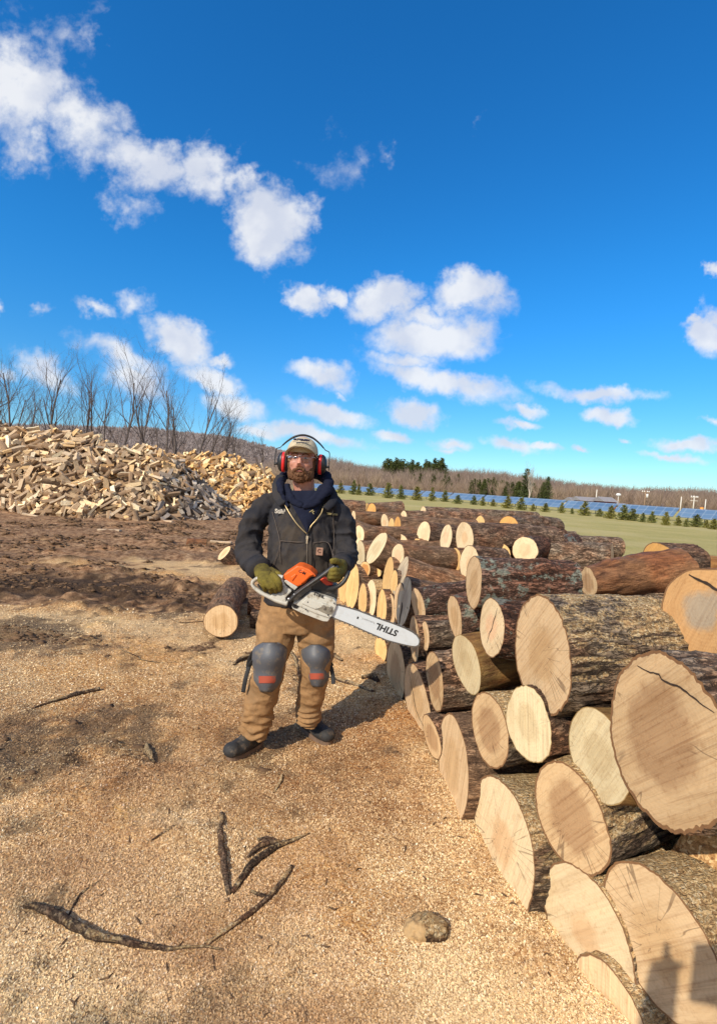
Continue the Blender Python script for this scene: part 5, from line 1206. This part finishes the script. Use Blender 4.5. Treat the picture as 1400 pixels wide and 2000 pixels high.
# safety glasses
def glass_b(t,b):
    t.n.remove(b); o=t.n['Material Output']; tr=t.new('ShaderNodeBsdfTransparent'); tr.inputs[0].default_value=(.93,.93,.96,1); g=t.new('ShaderNodeBsdfGlossy'); g.inputs['Roughness'].default_value=.05
    m=t.new('ShaderNodeMixShader'); fr=t.new('ShaderNodeFresnel'); fr.inputs[0].default_value=1.5; t.put(m.inputs[0],t.math('ADD',fr.outputs[0],.03)); t.l.new(tr.outputs[0],m.inputs[1]); t.l.new(g.outputs[0],m.inputs[2]); t.l.new(m.outputs[0],o.inputs[0])
M_glass=bpy.data.materials.new('clear_lens'); M_glass.use_nodes=True; glass_b(NT(M_glass.node_tree),M_glass.node_tree.nodes['Principled BSDF'])
gl=bpy.data.objects.new('safety_glasses',None); link(gl,man)
for s in(-1,1):
    V=[];a=14;bq=7
    for j in range(bq):
        for i in range(a):
            u=i/(a-1); v=(j/(bq-1)-.5); x=.004+u*.062; hgt=.036*(1-.25*u**3)*(1-.18*(1-u)**3)
            V.append(hp(s*x,-.112+.020*u**2+.006*v*v*4,.002+v*hgt-.004*u)-MB)
    mk('lens',V,[tuple(q) for q in grid_faces(a,bq,False)],M_glass,gl)
    mk('temple_arm',*limb([hp(s*.064,-.094,.010)-MB,hp(s*.078,-.06,.010)-MB,hp(s*.082,.0,.008)-MB],[.0028,.0025,.002],10,6),simple('clear_frame_%s'%('a' if s<0 else 'b'),(.45,.42,.42),.2),gl)
mk('nose_bridge',*limb([hp(-.008,-.113,.012)-MB,hp(0,-.116,.014)-MB,hp(.008,-.113,.012)-MB],[.0022]*3,8,6),simple('clear_bridge',(.5,.47,.47),.2),gl)
# --- trousers
def folds(seed,amp,freq,stretch=(1,1,2.2)):
    def f(co,no):
        w=co+.04*fbm(co*5,2,seed)[:,None]; n=fbm(w*freq*np.array(stretch),3,seed); rid=1-np.abs(n)*2.6
        n2=fbm(co*freq*2.3*np.array(stretch),2,seed+9)
        return co+no*(amp*(np.clip(rid,-.5,1)-.3)+amp*.4*n2)[:,None]
    return f
tp=[limb([Q(583,1150,2.80),Q(579,1190,2.79),Q(577,1225,2.79)],[(.205,.14),(.208,.145),(.18,.13)],10,26,up=(1,0,0)),
 limb([Q(543,1195,2.79),Q(538,1240,2.76),Q(530,1275,2.72),lk,Q(517,1340,2.70),Q(505,1385,2.71),Q(495,1430,2.73)],[.108,.112,.100,.085,.088,.088,.082],30,22),
 limb([Q(616,1195,2.79),Q(617,1240,2.78),Q(619,1270,2.77),rk,Q(610,1340,2.79),Q(604,1380,2.83),Q(603,1408,2.86)],[.104,.106,.098,.084,.078,.075,.073],30,22)]
def pantpost(co,no):
    co=folds(31,.011,7,(1,1,1.8))(co,no)
    # stacked folds near the ankles
    z=co[:,2]; k=np.exp(-((z-.16)/.10)**2); co=co+no*(k*.008*np.sin(z*150+6*fbm(co*8,2,4)*1.2))[:,None]; return co
pants=remesh('trousers',tp,.0065,M_pants,man,3,pantpost,base=MB)
# --- jacket
jp=[limb([Q(594,968,2.84),Q(594,985,2.83),Q(592,1010,2.81),Q(590,1060,2.79),Q(588,1110,2.79),Q(586,1150,2.79),Q(585,1176,2.79)],[(.12,.08),(.17,.10),(.197,.125),(.192,.145),(.196,.15),(.203,.155),(.206,.155)],26,30,up=(1,0,0)),
 limb([Q(562,976,2.84),Q(532,984,2.83),lsh,Q(492,1030,2.82),lel,Q(490,1092,2.72),Q(505,1108,2.62)],[.052,.062,.071,.073,.074,.068,.060],28,22),
 limb([Q(620,976,2.84),Q(636,984,2.83),rsh,Q(669,1025,2.82),rel,Q(675,1085,2.72),Q(666,1104,2.60)],[.052,.062,.071,.072,.072,.066,.057],28,22)]
def jackpost(co,no):
    sl=np.zeros(len(co))
    for a,b_ in((lsh,lel),(lel,lwr),(rsh,rel),(rel,rwr)):
        ab=b_-a; tt=np.clip(((co-a)@ab)/(ab@ab),0,1); d=np.linalg.norm(co-(a+tt[:,None]*ab),axis=1); sl=np.maximum(sl,np.exp(-(d/.12)**4))
    # rings of creases along the sleeves
    for a,b_,e_ in((lsh,lel,lwr),(rsh,rel,rwr)):
        ab=norm(e_-a); s_=(co-a)@ab; wv=1-2*np.abs(np.sin(s_*48+3*fbm(co*9,2,int(a[0]*10)%7)+6*co[:,0])); near=np.exp(-(np.linalg.norm(co-(lel if a is lsh else rel),axis=1)/.17)**2)+.35
        m_=np.exp(-((np.linalg.norm(np.cross(co-a,ab),axis=1))/.20)**4)
        co=co+no*(sl*m_*near*.0075*wv)[:,None]
    co=folds(51,.0095,8,(1.7,1.7,.8))(co,no); return co
jk=remesh('jacket',jp,.0065,M_jacket,man,3,jackpost,base=MB)
jco=np.empty(len(jk.data.vertices)*3); jk.data.vertices.foreach_get('co',jco); jco=jco.reshape(-1,3)+MB
def front_of(px,py,co=jco,extra=.004,rad=.016):
    """point on the cloth that the given spot of the front faces"""
    r_=ray(px,py); r_=r_/np.linalg.norm(r_); d=co-np.array([0,0,H]); t_=d@r_; dist=np.linalg.norm(d-np.outer(t_,r_),axis=1)
    m=dist<rad; 
    if not m.any(): return P(px,py,2.65)
    tt=np.sort(t_[m]); return np.array([0,0,H])+r_*(tt[:max(1,len(tt)//12)].mean()-extra)
# hem band and cuffs
def hem_ring(c,a,b_,hgt,mat,name,parent,n=40):
    v,f=tube([c+[0,0,-hgt/2],c+[0,0,hgt/2]],[(a,b_),(a,b_)],n,up=(1,0,0)); return mk(name,v-MB,f,mat,parent)
# cuff of each sleeve
for a,b_,r_ in((Q(500,1104,2.64),lwr,.062),(Q(669,1100,2.62),rwr,.058)):
    d=norm(b_-a); mk('cuff',*[x if i else x-MB for i,x in enumerate(tube([b_-d*.05,b_-d*.02,b_+d*.012],[r_*1.05,r_*1.08,r_*1.03],22))],M_jacket,jk)
# hoodie: chest panel between the open zip, collar and hood
def ribbon(rows,mat,name,parent,thick=.0):
    nv=len(rows);nu2=len(rows[0]); V=np.array(rows).reshape(-1,3)-MB; return mk(name,V,[tuple(q) for q in grid_faces(nu2,nv,False)],mat,parent)
rows=[]
for f in np.linspace(0,1,16):
    y=958+(1042-958)*f; xl=552+(600-552)*f**.9; xr=638+(601-638)*f**1.0
    row=[]
    for u in np.linspace(0,1,15):
        px=xl+(xr-xl)*u; q=front_of(px,max(y,985),extra=.010,rad=.02)
        k=(y-985)/ (q[1]) if y<985 else 0
        Yq=q[1]+(.045*(1-(y-958)/27) if y<985 else 0)-.012*math.sin(u*math.pi); row.append(P(px,y,Yq))
    rows.append(row)
hoodie=ribbon(rows,M_hood,'hoodie',man)
# hood lying round the neck
hpts=[Q(562,990,2.70),Q(550,965,2.72),Q(549,940,2.80),Q(562,925,2.90),Q(592,922,2.94),Q(625,925,2.90),Q(641,942,2.80),Q(636,962,2.72),Q(612,985,2.68),Q(592,992,2.67)]
hood_p=[limb(hpts,[.010,.016,.022,.028,.032,.035,.032,.024,.015,.009],40,16)]
hood_p+=[limb([Q(560,948,2.78),Q(570,975,2.71),Q(590,988,2.68)],[.016,.022,.012],12,12),limb([Q(632,950,2.78),Q(618,972,2.71),Q(596,988,2.68)],[.020,.025,.013],12,12)]
hood=remesh('hood',hood_p,.005,M_hood,man,2,folds(71,.008,9),base=MB); hood.parent=hoodie
# dark lined jacket collar on his right, leaning open
for lp in (limb([Q(548,928,2.83),Q(541,945,2.80),Q(543,968,2.74),Q(552,985,2.69)],[(.010,.026),(.012,.034),(.012,.034),(.008,.022)],14,14),limb([Q(645,950,2.83),Q(652,968,2.78),Q(648,982,2.72),Q(636,994,2.67)],[(.010,.02),(.012,.026),(.012,.024),(.008,.018)],14,14)):
    lap=remesh('collar',[lp],.005,M_jacket,man,2,folds(73,.002,12),base=MB); lap.parent=jk
# zip edges
zl=[(549,972),(556,985),(566,1003),(579,1022),(592,1036),(599,1042)]; zr=[(641,979),(632,989),(628,1001),(619,1014),(607,1028),(600,1042)]
for zz in(zl,zr): mk('zip_edge',*[x if i else x-MB for i,x in enumerate(limb([front_of(*q,extra=.010) for q in zz],[.0035]*len(zz),40,6))],M_brass,jk)
zd=[(600,1042),(600,1075),(600,1110),(599,1150)]
mk('zip',*[x if i else x-MB for i,x in enumerate(limb([front_of(*q,extra=.006) for q in zd],[.0030]*4,30,6))],simple('dull_zip',(.16,.13,.10),.5,.2,80,metal=.4),jk)
mk('placket',*[x if i else x-MB for i,x in enumerate(limb([front_of(q[0]+5,q[1],extra=.000) for q in zd],[(.014,.004)]*4,30,8,up=(1,0,0)))],M_jacket,jk)
p=front_of(600,1050,extra=.016); mk('zip_pull',*[x if i else x-MB for i,x in enumerate(merge([box(p,(.012,.006,.018)),box(p+[0,0,-.020],(.008,.004,.026))]))],simple('bright_brass',(.75,.66,.50),.3,.1,50,metal=.8),jk,smooth=False)
# pocket seams
M_seam=simple('seam_thread',(.11,.085,.07),.9)
for sm in([(548,1056),(570,1058),(592,1059)],[(548,1056),(543,1080),(533,1105)],[(532,1000),(545,1050),(548,1100)],[(612,1060),(640,1060),(650,1085)],[(650,1000),(652,1050),(650,1095)],[(612,1060),(612,1110)]):
    mk('seam',*[x if i else x-MB for i,x in enumerate(limb([front_of(*q,extra=.0045) for q in sm],[.0018]*len(sm),24,5))],M_seam,jk)
# patch
p=front_of(624,1077,extra=.008); m=face_M(p,(1,0,0),(0,0,1)); v,f=box((0,0,0),(.036,.003,.042)); pt=mk('patch',v+p-MB,f,simple('brown_patch',(.34,.19,.13),.8,.2,50),jk,smooth=False)
mk('emblem',*[x if i else x-MB for i,x in enumerate(limb([p+[.009*math.cos(a)*1.0,-.003,.004+.009*math.sin(a)] for a in np.linspace(.7,5.6,14)],[.0022]*14,30,6))],simple('dark_patch_mark',(.12,.06,.04),.8),pt)
p=front_of(547,999,extra=.007); text_mesh('Stihl',.033,M_whitethread,face_M(p,(1,.25,-.02),(0,0,1)),jk,bold=.001,ext=.002)
p=front_of(645,1003,extra=.008); text_mesh('Patterson',.022,M_goldthread,face_M(p,(1,-.2,-.05),(0,0,1)),jk,bold=.0003,ext=.004)
# emblem on the hoodie: crossed strokes
p=Q(610,1000,2.615); p=front_of(610,1000,extra=.024)
for a,b_ in(((-.016,-.002),(.004,.012)),((-.004,.006),(.012,.002)),((.000,.000),(.010,-.012))):
    mk('emblem',*[x if i else x-MB for i,x in enumerate(limb([p+[a[0],0,a[1]],p+[b_[0],0,b_[1]]],[.0022,.0030],4,5))],M_goldthread,hoodie)
# --- knee pads
def kneepad(px,py0,py1,hw,Yc,lean,strap):
    n=16;m=22;V=[]
    for j in range(m):
        f=j/(m-1); y=py0+(py1-py0)*f; w_=hw*(1.02*min(1,((f+.04)/.16)**.5) if f<.12 else 1.02)*(1-.16*sst(f,.30,.62))*(min(1,((1.06-f)/.30))**.5); bulge=.034*math.exp(-((f-.34)/.24)**2)+.014*math.exp(-((f-.80)/.14)**2)
        for i in range(n):
            u=(i/(n-1)-.5)*2; a=u*1.25; V.append(P(px+lean*(f-.5)*2+w_*math.sin(a)/.95,y,Yc+(.085*(1-math.cos(a)))*1.2-bulge*math.cos(a)))
    V=np.array(V); Vb=V+[0,.012,0]; Fg=grid_faces(n,m,False); Fc=[tuple(q) for q in Fg]+[tuple(q+len(V))[::-1] for q in Fg]
    ed_=[i for i in range(n)]+[j*n+n-1 for j in range(1,m)]+[(m-1)*n+i for i in range(n-2,-1,-1)]+[j*n for j in range(m-2,-1,-1)]
    Fc+=[(b_,a,a+len(V),b_+len(V)) for a,b_ in zip(ed_[:-1],ed_[1:])]
    pad=mk('knee_pad',np.concatenate([V,Vb])-MB,Fc,M_pad,man)
    # printed patch
    rows=[V.reshape(m,n,3)[j,4-(j%2):12]+[0,-.003,0] if False else V.reshape(m,n,3)[j,4:12]+[.002*math.sin(j*2.1),-.003,.002*math.cos(j)] for j in range(14,18)]
    ribbon(rows,M_padred,'print',pad)
    for s_ in strap:
        mk('strap',*[x if i else x-MB for i,x in enumerate(limb([P(*q) for q in s_],[(.012,.003)]*len(s_),16,8,up=(1,0,0)))],M_blackm,pad)
kneepad(524,1256,1352,33,2.575,-4,[[(496,1272,2.64),(487,1290,2.70),(484,1305,2.72)],[(487,1300,2.66),(480,1325,2.64),(475,1352,2.64)],[(494,1290,2.62),(486,1302,2.66)]])
kneepad(618,1260,1342,28,2.655,2,[[(645,1300,2.72),(650,1318,2.72),(651,1336,2.70)],[(641,1285,2.70),(648,1300,2.74)]])
# --- boots
def boot(heel,toe,ank,name='boot'):
    heel=np.array(heel);toe=np.array(toe); d=toe-heel; L=np.linalg.norm(d[:2]); d=d/np.linalg.norm(d); g0=min(heel[2],toe[2])
    s=.31/L*1.0; c=heel
    def bp(f,z): return c+d*(L*f)+np.array([0,0,z])
    sd=np.cross([0,0,1],d)
    prt=[limb([bp(.03,.055),bp(.20,.058),bp(.45,.055),bp(.70,.048),bp(.90,.045),bp(1.0,.042)],[(.036,.040),(.044,.045),(.046,.042),(.054,.036),(.048,.034),(.026,.024)],20,20,up=tuple(sd)),
      ellipsoid(bp(.90,.050),(.050,.050,.036),18,10),
      limb([bp(.20,.06),bp(.20,.12),ank+[0,0,.02]],[(.050,.056),(.050,.056),(.052,.054)],10,18),
      limb([bp(.30,.11),bp(.45,.088),bp(.62,.070)],[(.036,.03),(.036,.028),(.034,.024)],10,14,up=tuple(sd))]
    def post(co,no): return co+no*(.0035*(1-np.abs(fbm(co*16,3,5))*2))[:,None]
    o=remesh(name,prt,.005,M_boot,man,2,post,base=MB)
    # sole
    out=[]
    for k in range(30):
        a=k/30*6.283; fx=.5+.54*math.cos(a); w_=.052*(1+.16*math.cos(a)-.12*math.cos(2*a+math.pi))*math.sin(a)
        out.append(bp(fx,0)+sd*w_*.98)
    out=np.array(out); rr_=[]
    V=np.concatenate([out+[0,0,-.004],out+[0,0,.024]])-MB; n=30; Fc=[tuple(q) for q in grid_faces(n,2)]+[tuple(range(n))[::-1],tuple(range(n,2*n))]
    mk('sole',V,Fc,M_sole,o,smooth=False)
    M_lace=M_blackm
    for f in(.30,.38,.46,.54):
        z=.135-.115*(f-.22)/.4; mk('lace',*[x if i else x-MB for i,x in enumerate(limb([bp(f,z*.98+.004)-sd*.030,bp(f,z+.022),bp(f+.02,z*.98+.004)+sd*.030],[.0035]*3,10,6))],M_lace,o)
    return o
h1=at_ground(510,1452); t1_=at_ground(447,1484); 
boot(h1,t1_,Q(497,1428,2.74)); 
h2=at_ground(590,1420); t2_=at_ground(643,1454); boot(h2,t2_,Q(603,1406,2.86))
if DEBUG: print('BOOT',np.linalg.norm(h1-t1_),np.linalg.norm(h2-t2_),h1,t1_,h2,t2_,BASE,'head',hc)
# ================= CHAINSAW =================
SY=2.44
def z3(x,y): return (480+x/6.36,1080+y/6.36)      # helper for outline points measured on an enlargement
sb=P(600,1165,SY); saw=empty('chainsaw',tuple(sb)); SB=sb
tag(saw,'white and orange chainsaw with a long grey bar held by the man','chainsaw')
def plate(pts,Y0,Y1,mat,name,parent,bev=.004,off=SB,z=True):
    pp=[P(*(z3(*q) if z else q),SY) for q in pts]; n=len(pp); 
    A=np.array([[q[0],Y0,q[2]] for q in pp]); c=A.mean(0)
    bm=bmesh.new(); lo=[bm.verts.new(tuple(a-off)) for a in A]; hi=[bm.verts.new((a[0]-off[0],Y1-off[1],a[2]-off[2])) for a in A]
    bm.faces.new(lo); bm.faces.new(hi[::-1])
    for i in range(n): bm.faces.new((lo[(i+1)%n],lo[i],hi[i],hi[(i+1)%n]))
    bmesh.ops.recalc_face_normals(bm,faces=bm.faces)
    if bev>0: bmesh.ops.bevel(bm,geom=[e for e in bm.edges],offset=bev,segments=2,profile=.6,affect='EDGES',clamp_overlap=True)
    me=bpy.data.meshes.new(name); bm.to_mesh(me); bm.free(); me.materials.append(mat); me.polygons.foreach_set('use_smooth',np.zeros(len(me.polygons),bool)); o=bpy.data.objects.new(name,me); return link(o,parent)
M_sw=dirty('grey_white_casing',(.50,.49,.44),(.22,.18,.12),.85); M_so=dirty('orange_cover',(.80,.125,.012),(.38,.10,.03),.35); M_sk=dirty('dusty_black_plastic',(.022,.022,.024),(.14,.11,.08),.5,.5)
M_bar=dirty('bar_paint',(.52,.56,.60),(.40,.40,.38),.35,.38); M_steel2=dirty('dark_steel',(.10,.09,.08),(.2,.15,.1),.5,.4); M_ltr=simple('black_lettering',(.012,.012,.014),.5)
body_=plate([(470,340),(640,230),(880,290),(1130,440),(1130,600),(1060,800),(1000,840),(640,700),(560,560),(480,430)],SY+.012,SY+.13,M_sk,'engine_body',saw,.008)
cov=plate([(474,262),(520,235),(640,155),(700,160),(800,205),(860,262),(880,290),(815,290),(780,320),(740,370),(650,415),(560,370),(480,320)],SY-.012,SY+.115,M_so,'top_cover',saw,.010)
# ribs of the cover
plate([(560,290),(620,250),(640,262),(580,345)],SY-.018,SY+.01,M_so,'cover_rib',cov,.004)
plate([(660,215),(720,190),(850,262),(800,285),(740,345),(690,380)],SY-.020,SY+.01,M_so,'cover_panel',cov,.006)
plate([(484,338),(510,330),(650,418),(610,455),(560,420),(480,350)],SY-.014,SY+.06,M_sw,'filter_rim',saw,.003)
plate([(905,330),(960,310),(1085,385),(1075,402),(1000,405),(930,370)],SY-.0,SY+.06,simple('red_guard',(.62,.055,.02),.45,.1,30),'chain_brake',saw,.004)
plate([(770,330),(900,290),(1000,390),(1120,440),(1130,520),(1000,470),(820,460)],SY+.0,SY+.09,M_sk,'cylinder_shroud',saw,.006)
# rear handle loop
def rail(pts,rad,mat,name,parent,up=(0,1,0),n=40,seg=12,Y=SY,z=True):
    pp=[P(*(z3(*q[:2]) if z else q[:2]),Y if len(q)<3 else q[2]) for q in pts]; v,f=limb(pp,rad,n,seg,up=up); return mk(name,v-SB,f,mat,parent)
rh=rail([(460,310),(400,298),(300,300),(180,310),(110,340),(85,380),(110,430),(190,490),(300,545),(400,590),(520,625)],[(.016,.014),(.015,.013),(.015,.013),(.015,.012),(.014,.010),(.014,.009),(.014,.009),(.016,.011),(.017,.012),(.018,.014),(.018,.015)],M_sw,'rear_handle',saw,n=60)
plate([(425,305),(465,325),(500,400),(580,465),(500,545),(510,632),(420,600),(300,560),(330,500),(440,490),(470,440)],SY-.016,SY+.03,M_sw,'handle_root',saw,.006)
rail([(150,385),(200,450),(300,490),(400,500)],[.006,.006,.006,.006],M_sk,'trigger_strip',rh,Y=SY-.004)
# sprocket cover
sc=plate([(590,610),(700,560),(810,465),(870,480),(1100,560),(1130,590),(1128,640),(1080,760),(1040,795),(1005,780),(880,740),(700,660)],SY-.030,SY+.012,M_sw,'sprocket_cover',saw,.006)
plate([(610,600),(690,650),(1000,775),(1050,800),(1020,840),(960,835),(700,735),(590,680),(575,640)],SY-.022,SY+.02,M_sw,'lower_cover',saw,.004)
plate([(585,612),(640,618),(668,650),(640,675),(600,665),(580,640)],SY-.0262,SY-.015,M_ltr,'chain_opening',saw,.0)
plate([(700,605),(770,540),(1065,640),(1060,655),(950,655),(870,680)],SY-.036,SY-.028,M_sw,'cover_rib',sc,.003)
plate([(895,600),(960,600),(1090,650),(1075,740),(1020,745),(885,680)],SY-.0335,SY-.02,simple('worn_metal',(.33,.31,.26),.4,.3,30,metal=.5),'nut_plate',sc,.002)
for x,y,r_ in((965,665,.0105),(1045,692,.0095)):
    p=P(*z3(x,y),SY-.034); mk('bar_nut',*[q if i else q-SB for i,q in enumerate(tube([p+[0,.004,0],p+[0,-.012,0]],[r_,r_*.9],6))],simple('nut_steel%d'%x,(.40,.39,.36),.35,.2,60,metal=.8),sc,smooth=False)
for x,y in((1098,622),(1022,768),(772,606),(745,700)):
    p=P(*z3(x,y),SY-.030); mk('screw',*[q if i else q-SB for i,q in enumerate(tube([p,p+[0,-.008,0]],[.0035,.003],8))],M_ltr,sc)
# front handle
fh=rail([(545,590),(620,510),(740,420),(860,340),(960,270),(1050,205),(1110,165)],[(.024,.009),(.024,.010),(.023,.010),(.021,.011),(.019,.012),(.016,.013),(.014,.014)],M_sk,'front_handle',saw,Y=SY-.040,n=36)
rail([(1110,165,2.40),(1130,200,2.42),(1120,260,2.50)],[(.013,.013),(.012,.012),(.012,.012)],M_sk,'handle_bend',fh,n=16)
rail([(990,440,2.47),(1080,440,2.43),(1160,405,2.41),(1225,345,2.41),(1265,270,2.42),(1280,235,2.44)],[(.013,.011),(.014,.011),(.014,.011),(.013,.011),(.012,.010),(.008,.008)],M_sk,'hand_guard',saw,n=30)
for x,y in((606,518),(534,572)):
    p=P(*z3(x,y),SY-.055); mk('screw',*[q if i else q-SB for i,q in enumerate(tube([p+[0,.006,0],p+[0,-.004,0]],[.0065,.006],12))],simple('screw_steel%d'%x,(.55,.55,.54),.3,.1,50,metal=.7),fh)
# guide bar: points measured on the photograph frame
def bpx(x,y): return (640+x/7.0,1160+y/7.0)
top=[(60,175),(135,150),(400,215),(700,330),(900,400),(1050,460),(1150,510),(1215,560),(1245,610),(1248,650),(1230,690),(1190,705),(1130,700),(1000,672),(800,618),(500,490),(300,400),(80,308),(45,290)]
BY=SY-.012
bar=plate([bpx(*q) for q in top],BY-.003,BY+.003,M_bar,'guide_bar',saw,.0008,z=False)
# chain round the bar
pp=[P(*bpx(*q),SY) for q in [(20,160),(60,150),(135,140)]+top[2:17]+[(80,316),(30,300)]]; pp=np.array([[q[0],BY,q[2]] for q in pp])
d=np.concatenate([[0],np.cumsum(np.linalg.norm(np.diff(pp,axis=0),axis=1))]); cen=pp.mean(0)
prt=[]
for k,s_ in enumerate(np.arange(0,d[-1],.0088)):
    q=np.array([np.interp(s_,d,pp[:,i]) for i in range(3)]); q2=np.array([np.interp(s_+.004,d,pp[:,i]) for i in range(3)]); tq=norm(q2-q+1e-9); nq=norm(np.cross(tq,[0,1,0])); 
    if np.dot(nq,q-cen)<0: nq=-nq
    R=np.stack([tq,[0,1,0],nq],1)
    prt.append(box(q+nq*.001,(.0080,.006,.0065),R))
    if k%3==0: prt.append(box(q+nq*.0055+[0,-.002,0],(.0085,.005,.0058),R))
v,f=merge(prt); mk('chain',v-SB,f,M_steel2,saw,smooth=False)
# lettering on bar (upside down) and cover
br_dir=norm(P(*bpx(1000,560),SY)-P(*bpx(500,370),SY)); up_=norm(np.cross([0,1,0],br_dir)); 
up_=up_ if up_[2]>0 else -up_
p=P(*bpx(810,487),BY-.0036); text_mesh('STIHL',.044,M_ltr,face_M(p,-br_dir,-up_),bar,bold=.0016,ext=.0004,shear=-.15 if False else .12,spacing=1.05)
p=P(*bpx(553,365),BY-.0036); text_mesh('Rollomatic E',.0135,simple('grey_lettering',(.33,.34,.35),.6),face_M(p,-br_dir,-up_),bar,ext=.0003)
p=P(*bpx(412,325),BY-.0036); text_mesh('E',.013,M_ltr,face_M(p,-br_dir,-up_),bar,ext=.0003,bold=.0015)
p=P(*z3(912,528),SY-.0312); cd_=norm(P(*z3(1100,590),SY)-P(*z3(830,490),SY)); cu_=norm(np.cross([0,1,0],cd_)); cu_=cu_ if cu_[2]>0 else -cu_
text_mesh('STIHL',.0215,M_ltr,face_M(p,cd_,cu_),sc,bold=.0008,ext=.0005)
p=P(*z3(700,240),SY-.0212); text_mesh('C-M',.021,M_ltr,face_M(p,(1,0,-.45),(0.45,0,1)),cov,bold=.0004,ext=.0006)
# ================= GLOVES =================
def finger(pts,r_): return limb(pts,r_,14,12)
def z3p(x,y,Y): return P(*z3(x,y),Y)
# his right hand (picture left): back of the hand up, fingers curled over and under the rear grip
gp=[limb([z3p(205,205,2.58),z3p(225,255,2.50),z3p(265,320,2.44),z3p(300,370,2.42)],[(.042,.034),(.046,.032),(.048,.026),(.042,.020)],18,20,up=(1,.1,0)),
 finger([z3p(330,265,2.43),z3p(395,330,2.400),z3p(425,400,2.398),z3p(425,465,2.415)],[.017,.0145,.0135,.0115]),       # index along the trigger side
 finger([z3p(290,330,2.41),z3p(345,395,2.395),z3p(375,445,2.405),z3p(365,480,2.43)],[.017,.0150,.014,.012]),
 finger([z3p(240,340,2.41),z3p(285,405,2.395),z3p(315,450,2.405),z3p(310,480,2.432)],[.017,.0150,.014,.012]),
 finger([z3p(185,330,2.42),z3p(215,390,2.405),z3p(240,435,2.415),z3p(242,462,2.437)],[.0155,.0135,.0125,.0105]),
 finger([z3p(300,215,2.52),z3p(360,245,2.50),z3p(405,270,2.48),z3p(430,300,2.465)],[.020,.0175,.015,.0125])]     # thumb
def glovepost(co,no): return co+no*(.0022*(1-np.abs(fbm(co*45,3,8))*2.4))[:,None]
remesh('glove',gp,.003,M_glove,man,1,glovepost,base=MB)
# his left hand (picture right): gripping the top bend of the front handle
gp=[limb([z3p(1185,160,2.56),z3p(1180,190,2.49),z3p(1150,230,2.45),z3p(1125,250,2.43)],[(.036,.032),(.040,.030),(.040,.028),(.034,.022)],16,20,up=(0,0,1)),
 finger([z3p(1175,135,2.46),z3p(1130,105,2.42),z3p(1090,100,2.395),z3p(1055,112,2.385)],[.018,.016,.0145,.012]),      # thumb over the bar
 finger([z3p(1175,230,2.43),z3p(1120,215,2.385),z3p(1075,215,2.375),z3p(1045,240,2.40)],[.015,.0135,.0125,.011]),
 finger([z3p(1180,265,2.43),z3p(1125,255,2.385),z3p(1075,258,2.375),z3p(1035,275,2.40)],[.016,.014,.013,.011]),
 finger([z3p(1170,300,2.43),z3p(1120,300,2.390),z3p(1070,295,2.380),z3p(1030,300,2.405)],[.016,.014,.013,.011]),
 finger([z3p(1150,325,2.44),z3p(1105,335,2.400),z3p(1060,328,2.395),z3p(1030,322,2.415)],[.0145,.0125,.0115,.010])]
remesh('glove',gp,.003,M_glove,man,1,glovepost,base=MB)
body.name='body'
tag(man,'man in dark jacket, brown trousers and red ear defenders holding a chainsaw','person')
# ================= THE PHOTOGRAPHER (stands behind the camera; his shadow falls on the near logs) =================
ph=BASE*0+np.array([-.04,-.40,0]); ph[2]=gz(ph[0],ph[1])
pc=[ellipsoid(ph+[0,.05,1.66],(.078,.10,.125),20,14),limb([ph+[0,.02,1.55],ph+[0,0,1.46]],[.06,.08],6,14),
 limb([ph+[0,0,1.46],ph+[0,0,1.36],ph+[0,.01,1.1],ph+[0,0,.92]],[(.16,.10),(.21,.13),(.19,.13),(.20,.14)],18,24,up=(1,0,0))]
for s in(-1,1):
    pc+=[limb([ph+[s*.14,0,1.43],ph+[s*.22,.0,1.40],ph+[s*.27,.10,1.19],ph+[s*.12,.30,1.42],ph+[s*.075,.345,1.52]],[.07,.07,.056,.042,.035],24,16),
      limb([ph+[s*.10,0,.95],ph+[s*.12,.02,.52],ph+[s*.13,-.01,.08]],[.10,.078,.060],16,16),limb([ph+[s*.13,-.05,.05],ph+[s*.14,.18,.04]],[.05,.035],8,12)]
    for k in range(4): pc.append(limb([ph+[s*.075,.345,1.50+k*.019],ph+[s*.060,.372,1.503+k*.019],ph+[s*.040,.378,1.505+k*.019]],[.010,.009,.008],6,8))
    pc.append(limb([ph+[s*.078,.335,1.52],ph+[s*.055,.325,1.545],ph+[s*.03,.335,1.55]],[.012,.010,.009],6,8))
pho=remesh('person',pc,.010,cloth('dark_hooded_sweater',(.05,.05,.06),(.07,.07,.08)),None,3,base=ph); pho.location=ph; tag(pho,'second person standing where the picture is taken, holding a phone up','person')
v,f=box((0,0,0),(.076,.009,.160)); phn=mk('phone',v,f,M_black,None,smooth=False,loc=(0.0,-.055,1.515)); tag(phn,'phone held up by the person taking the picture','phone')
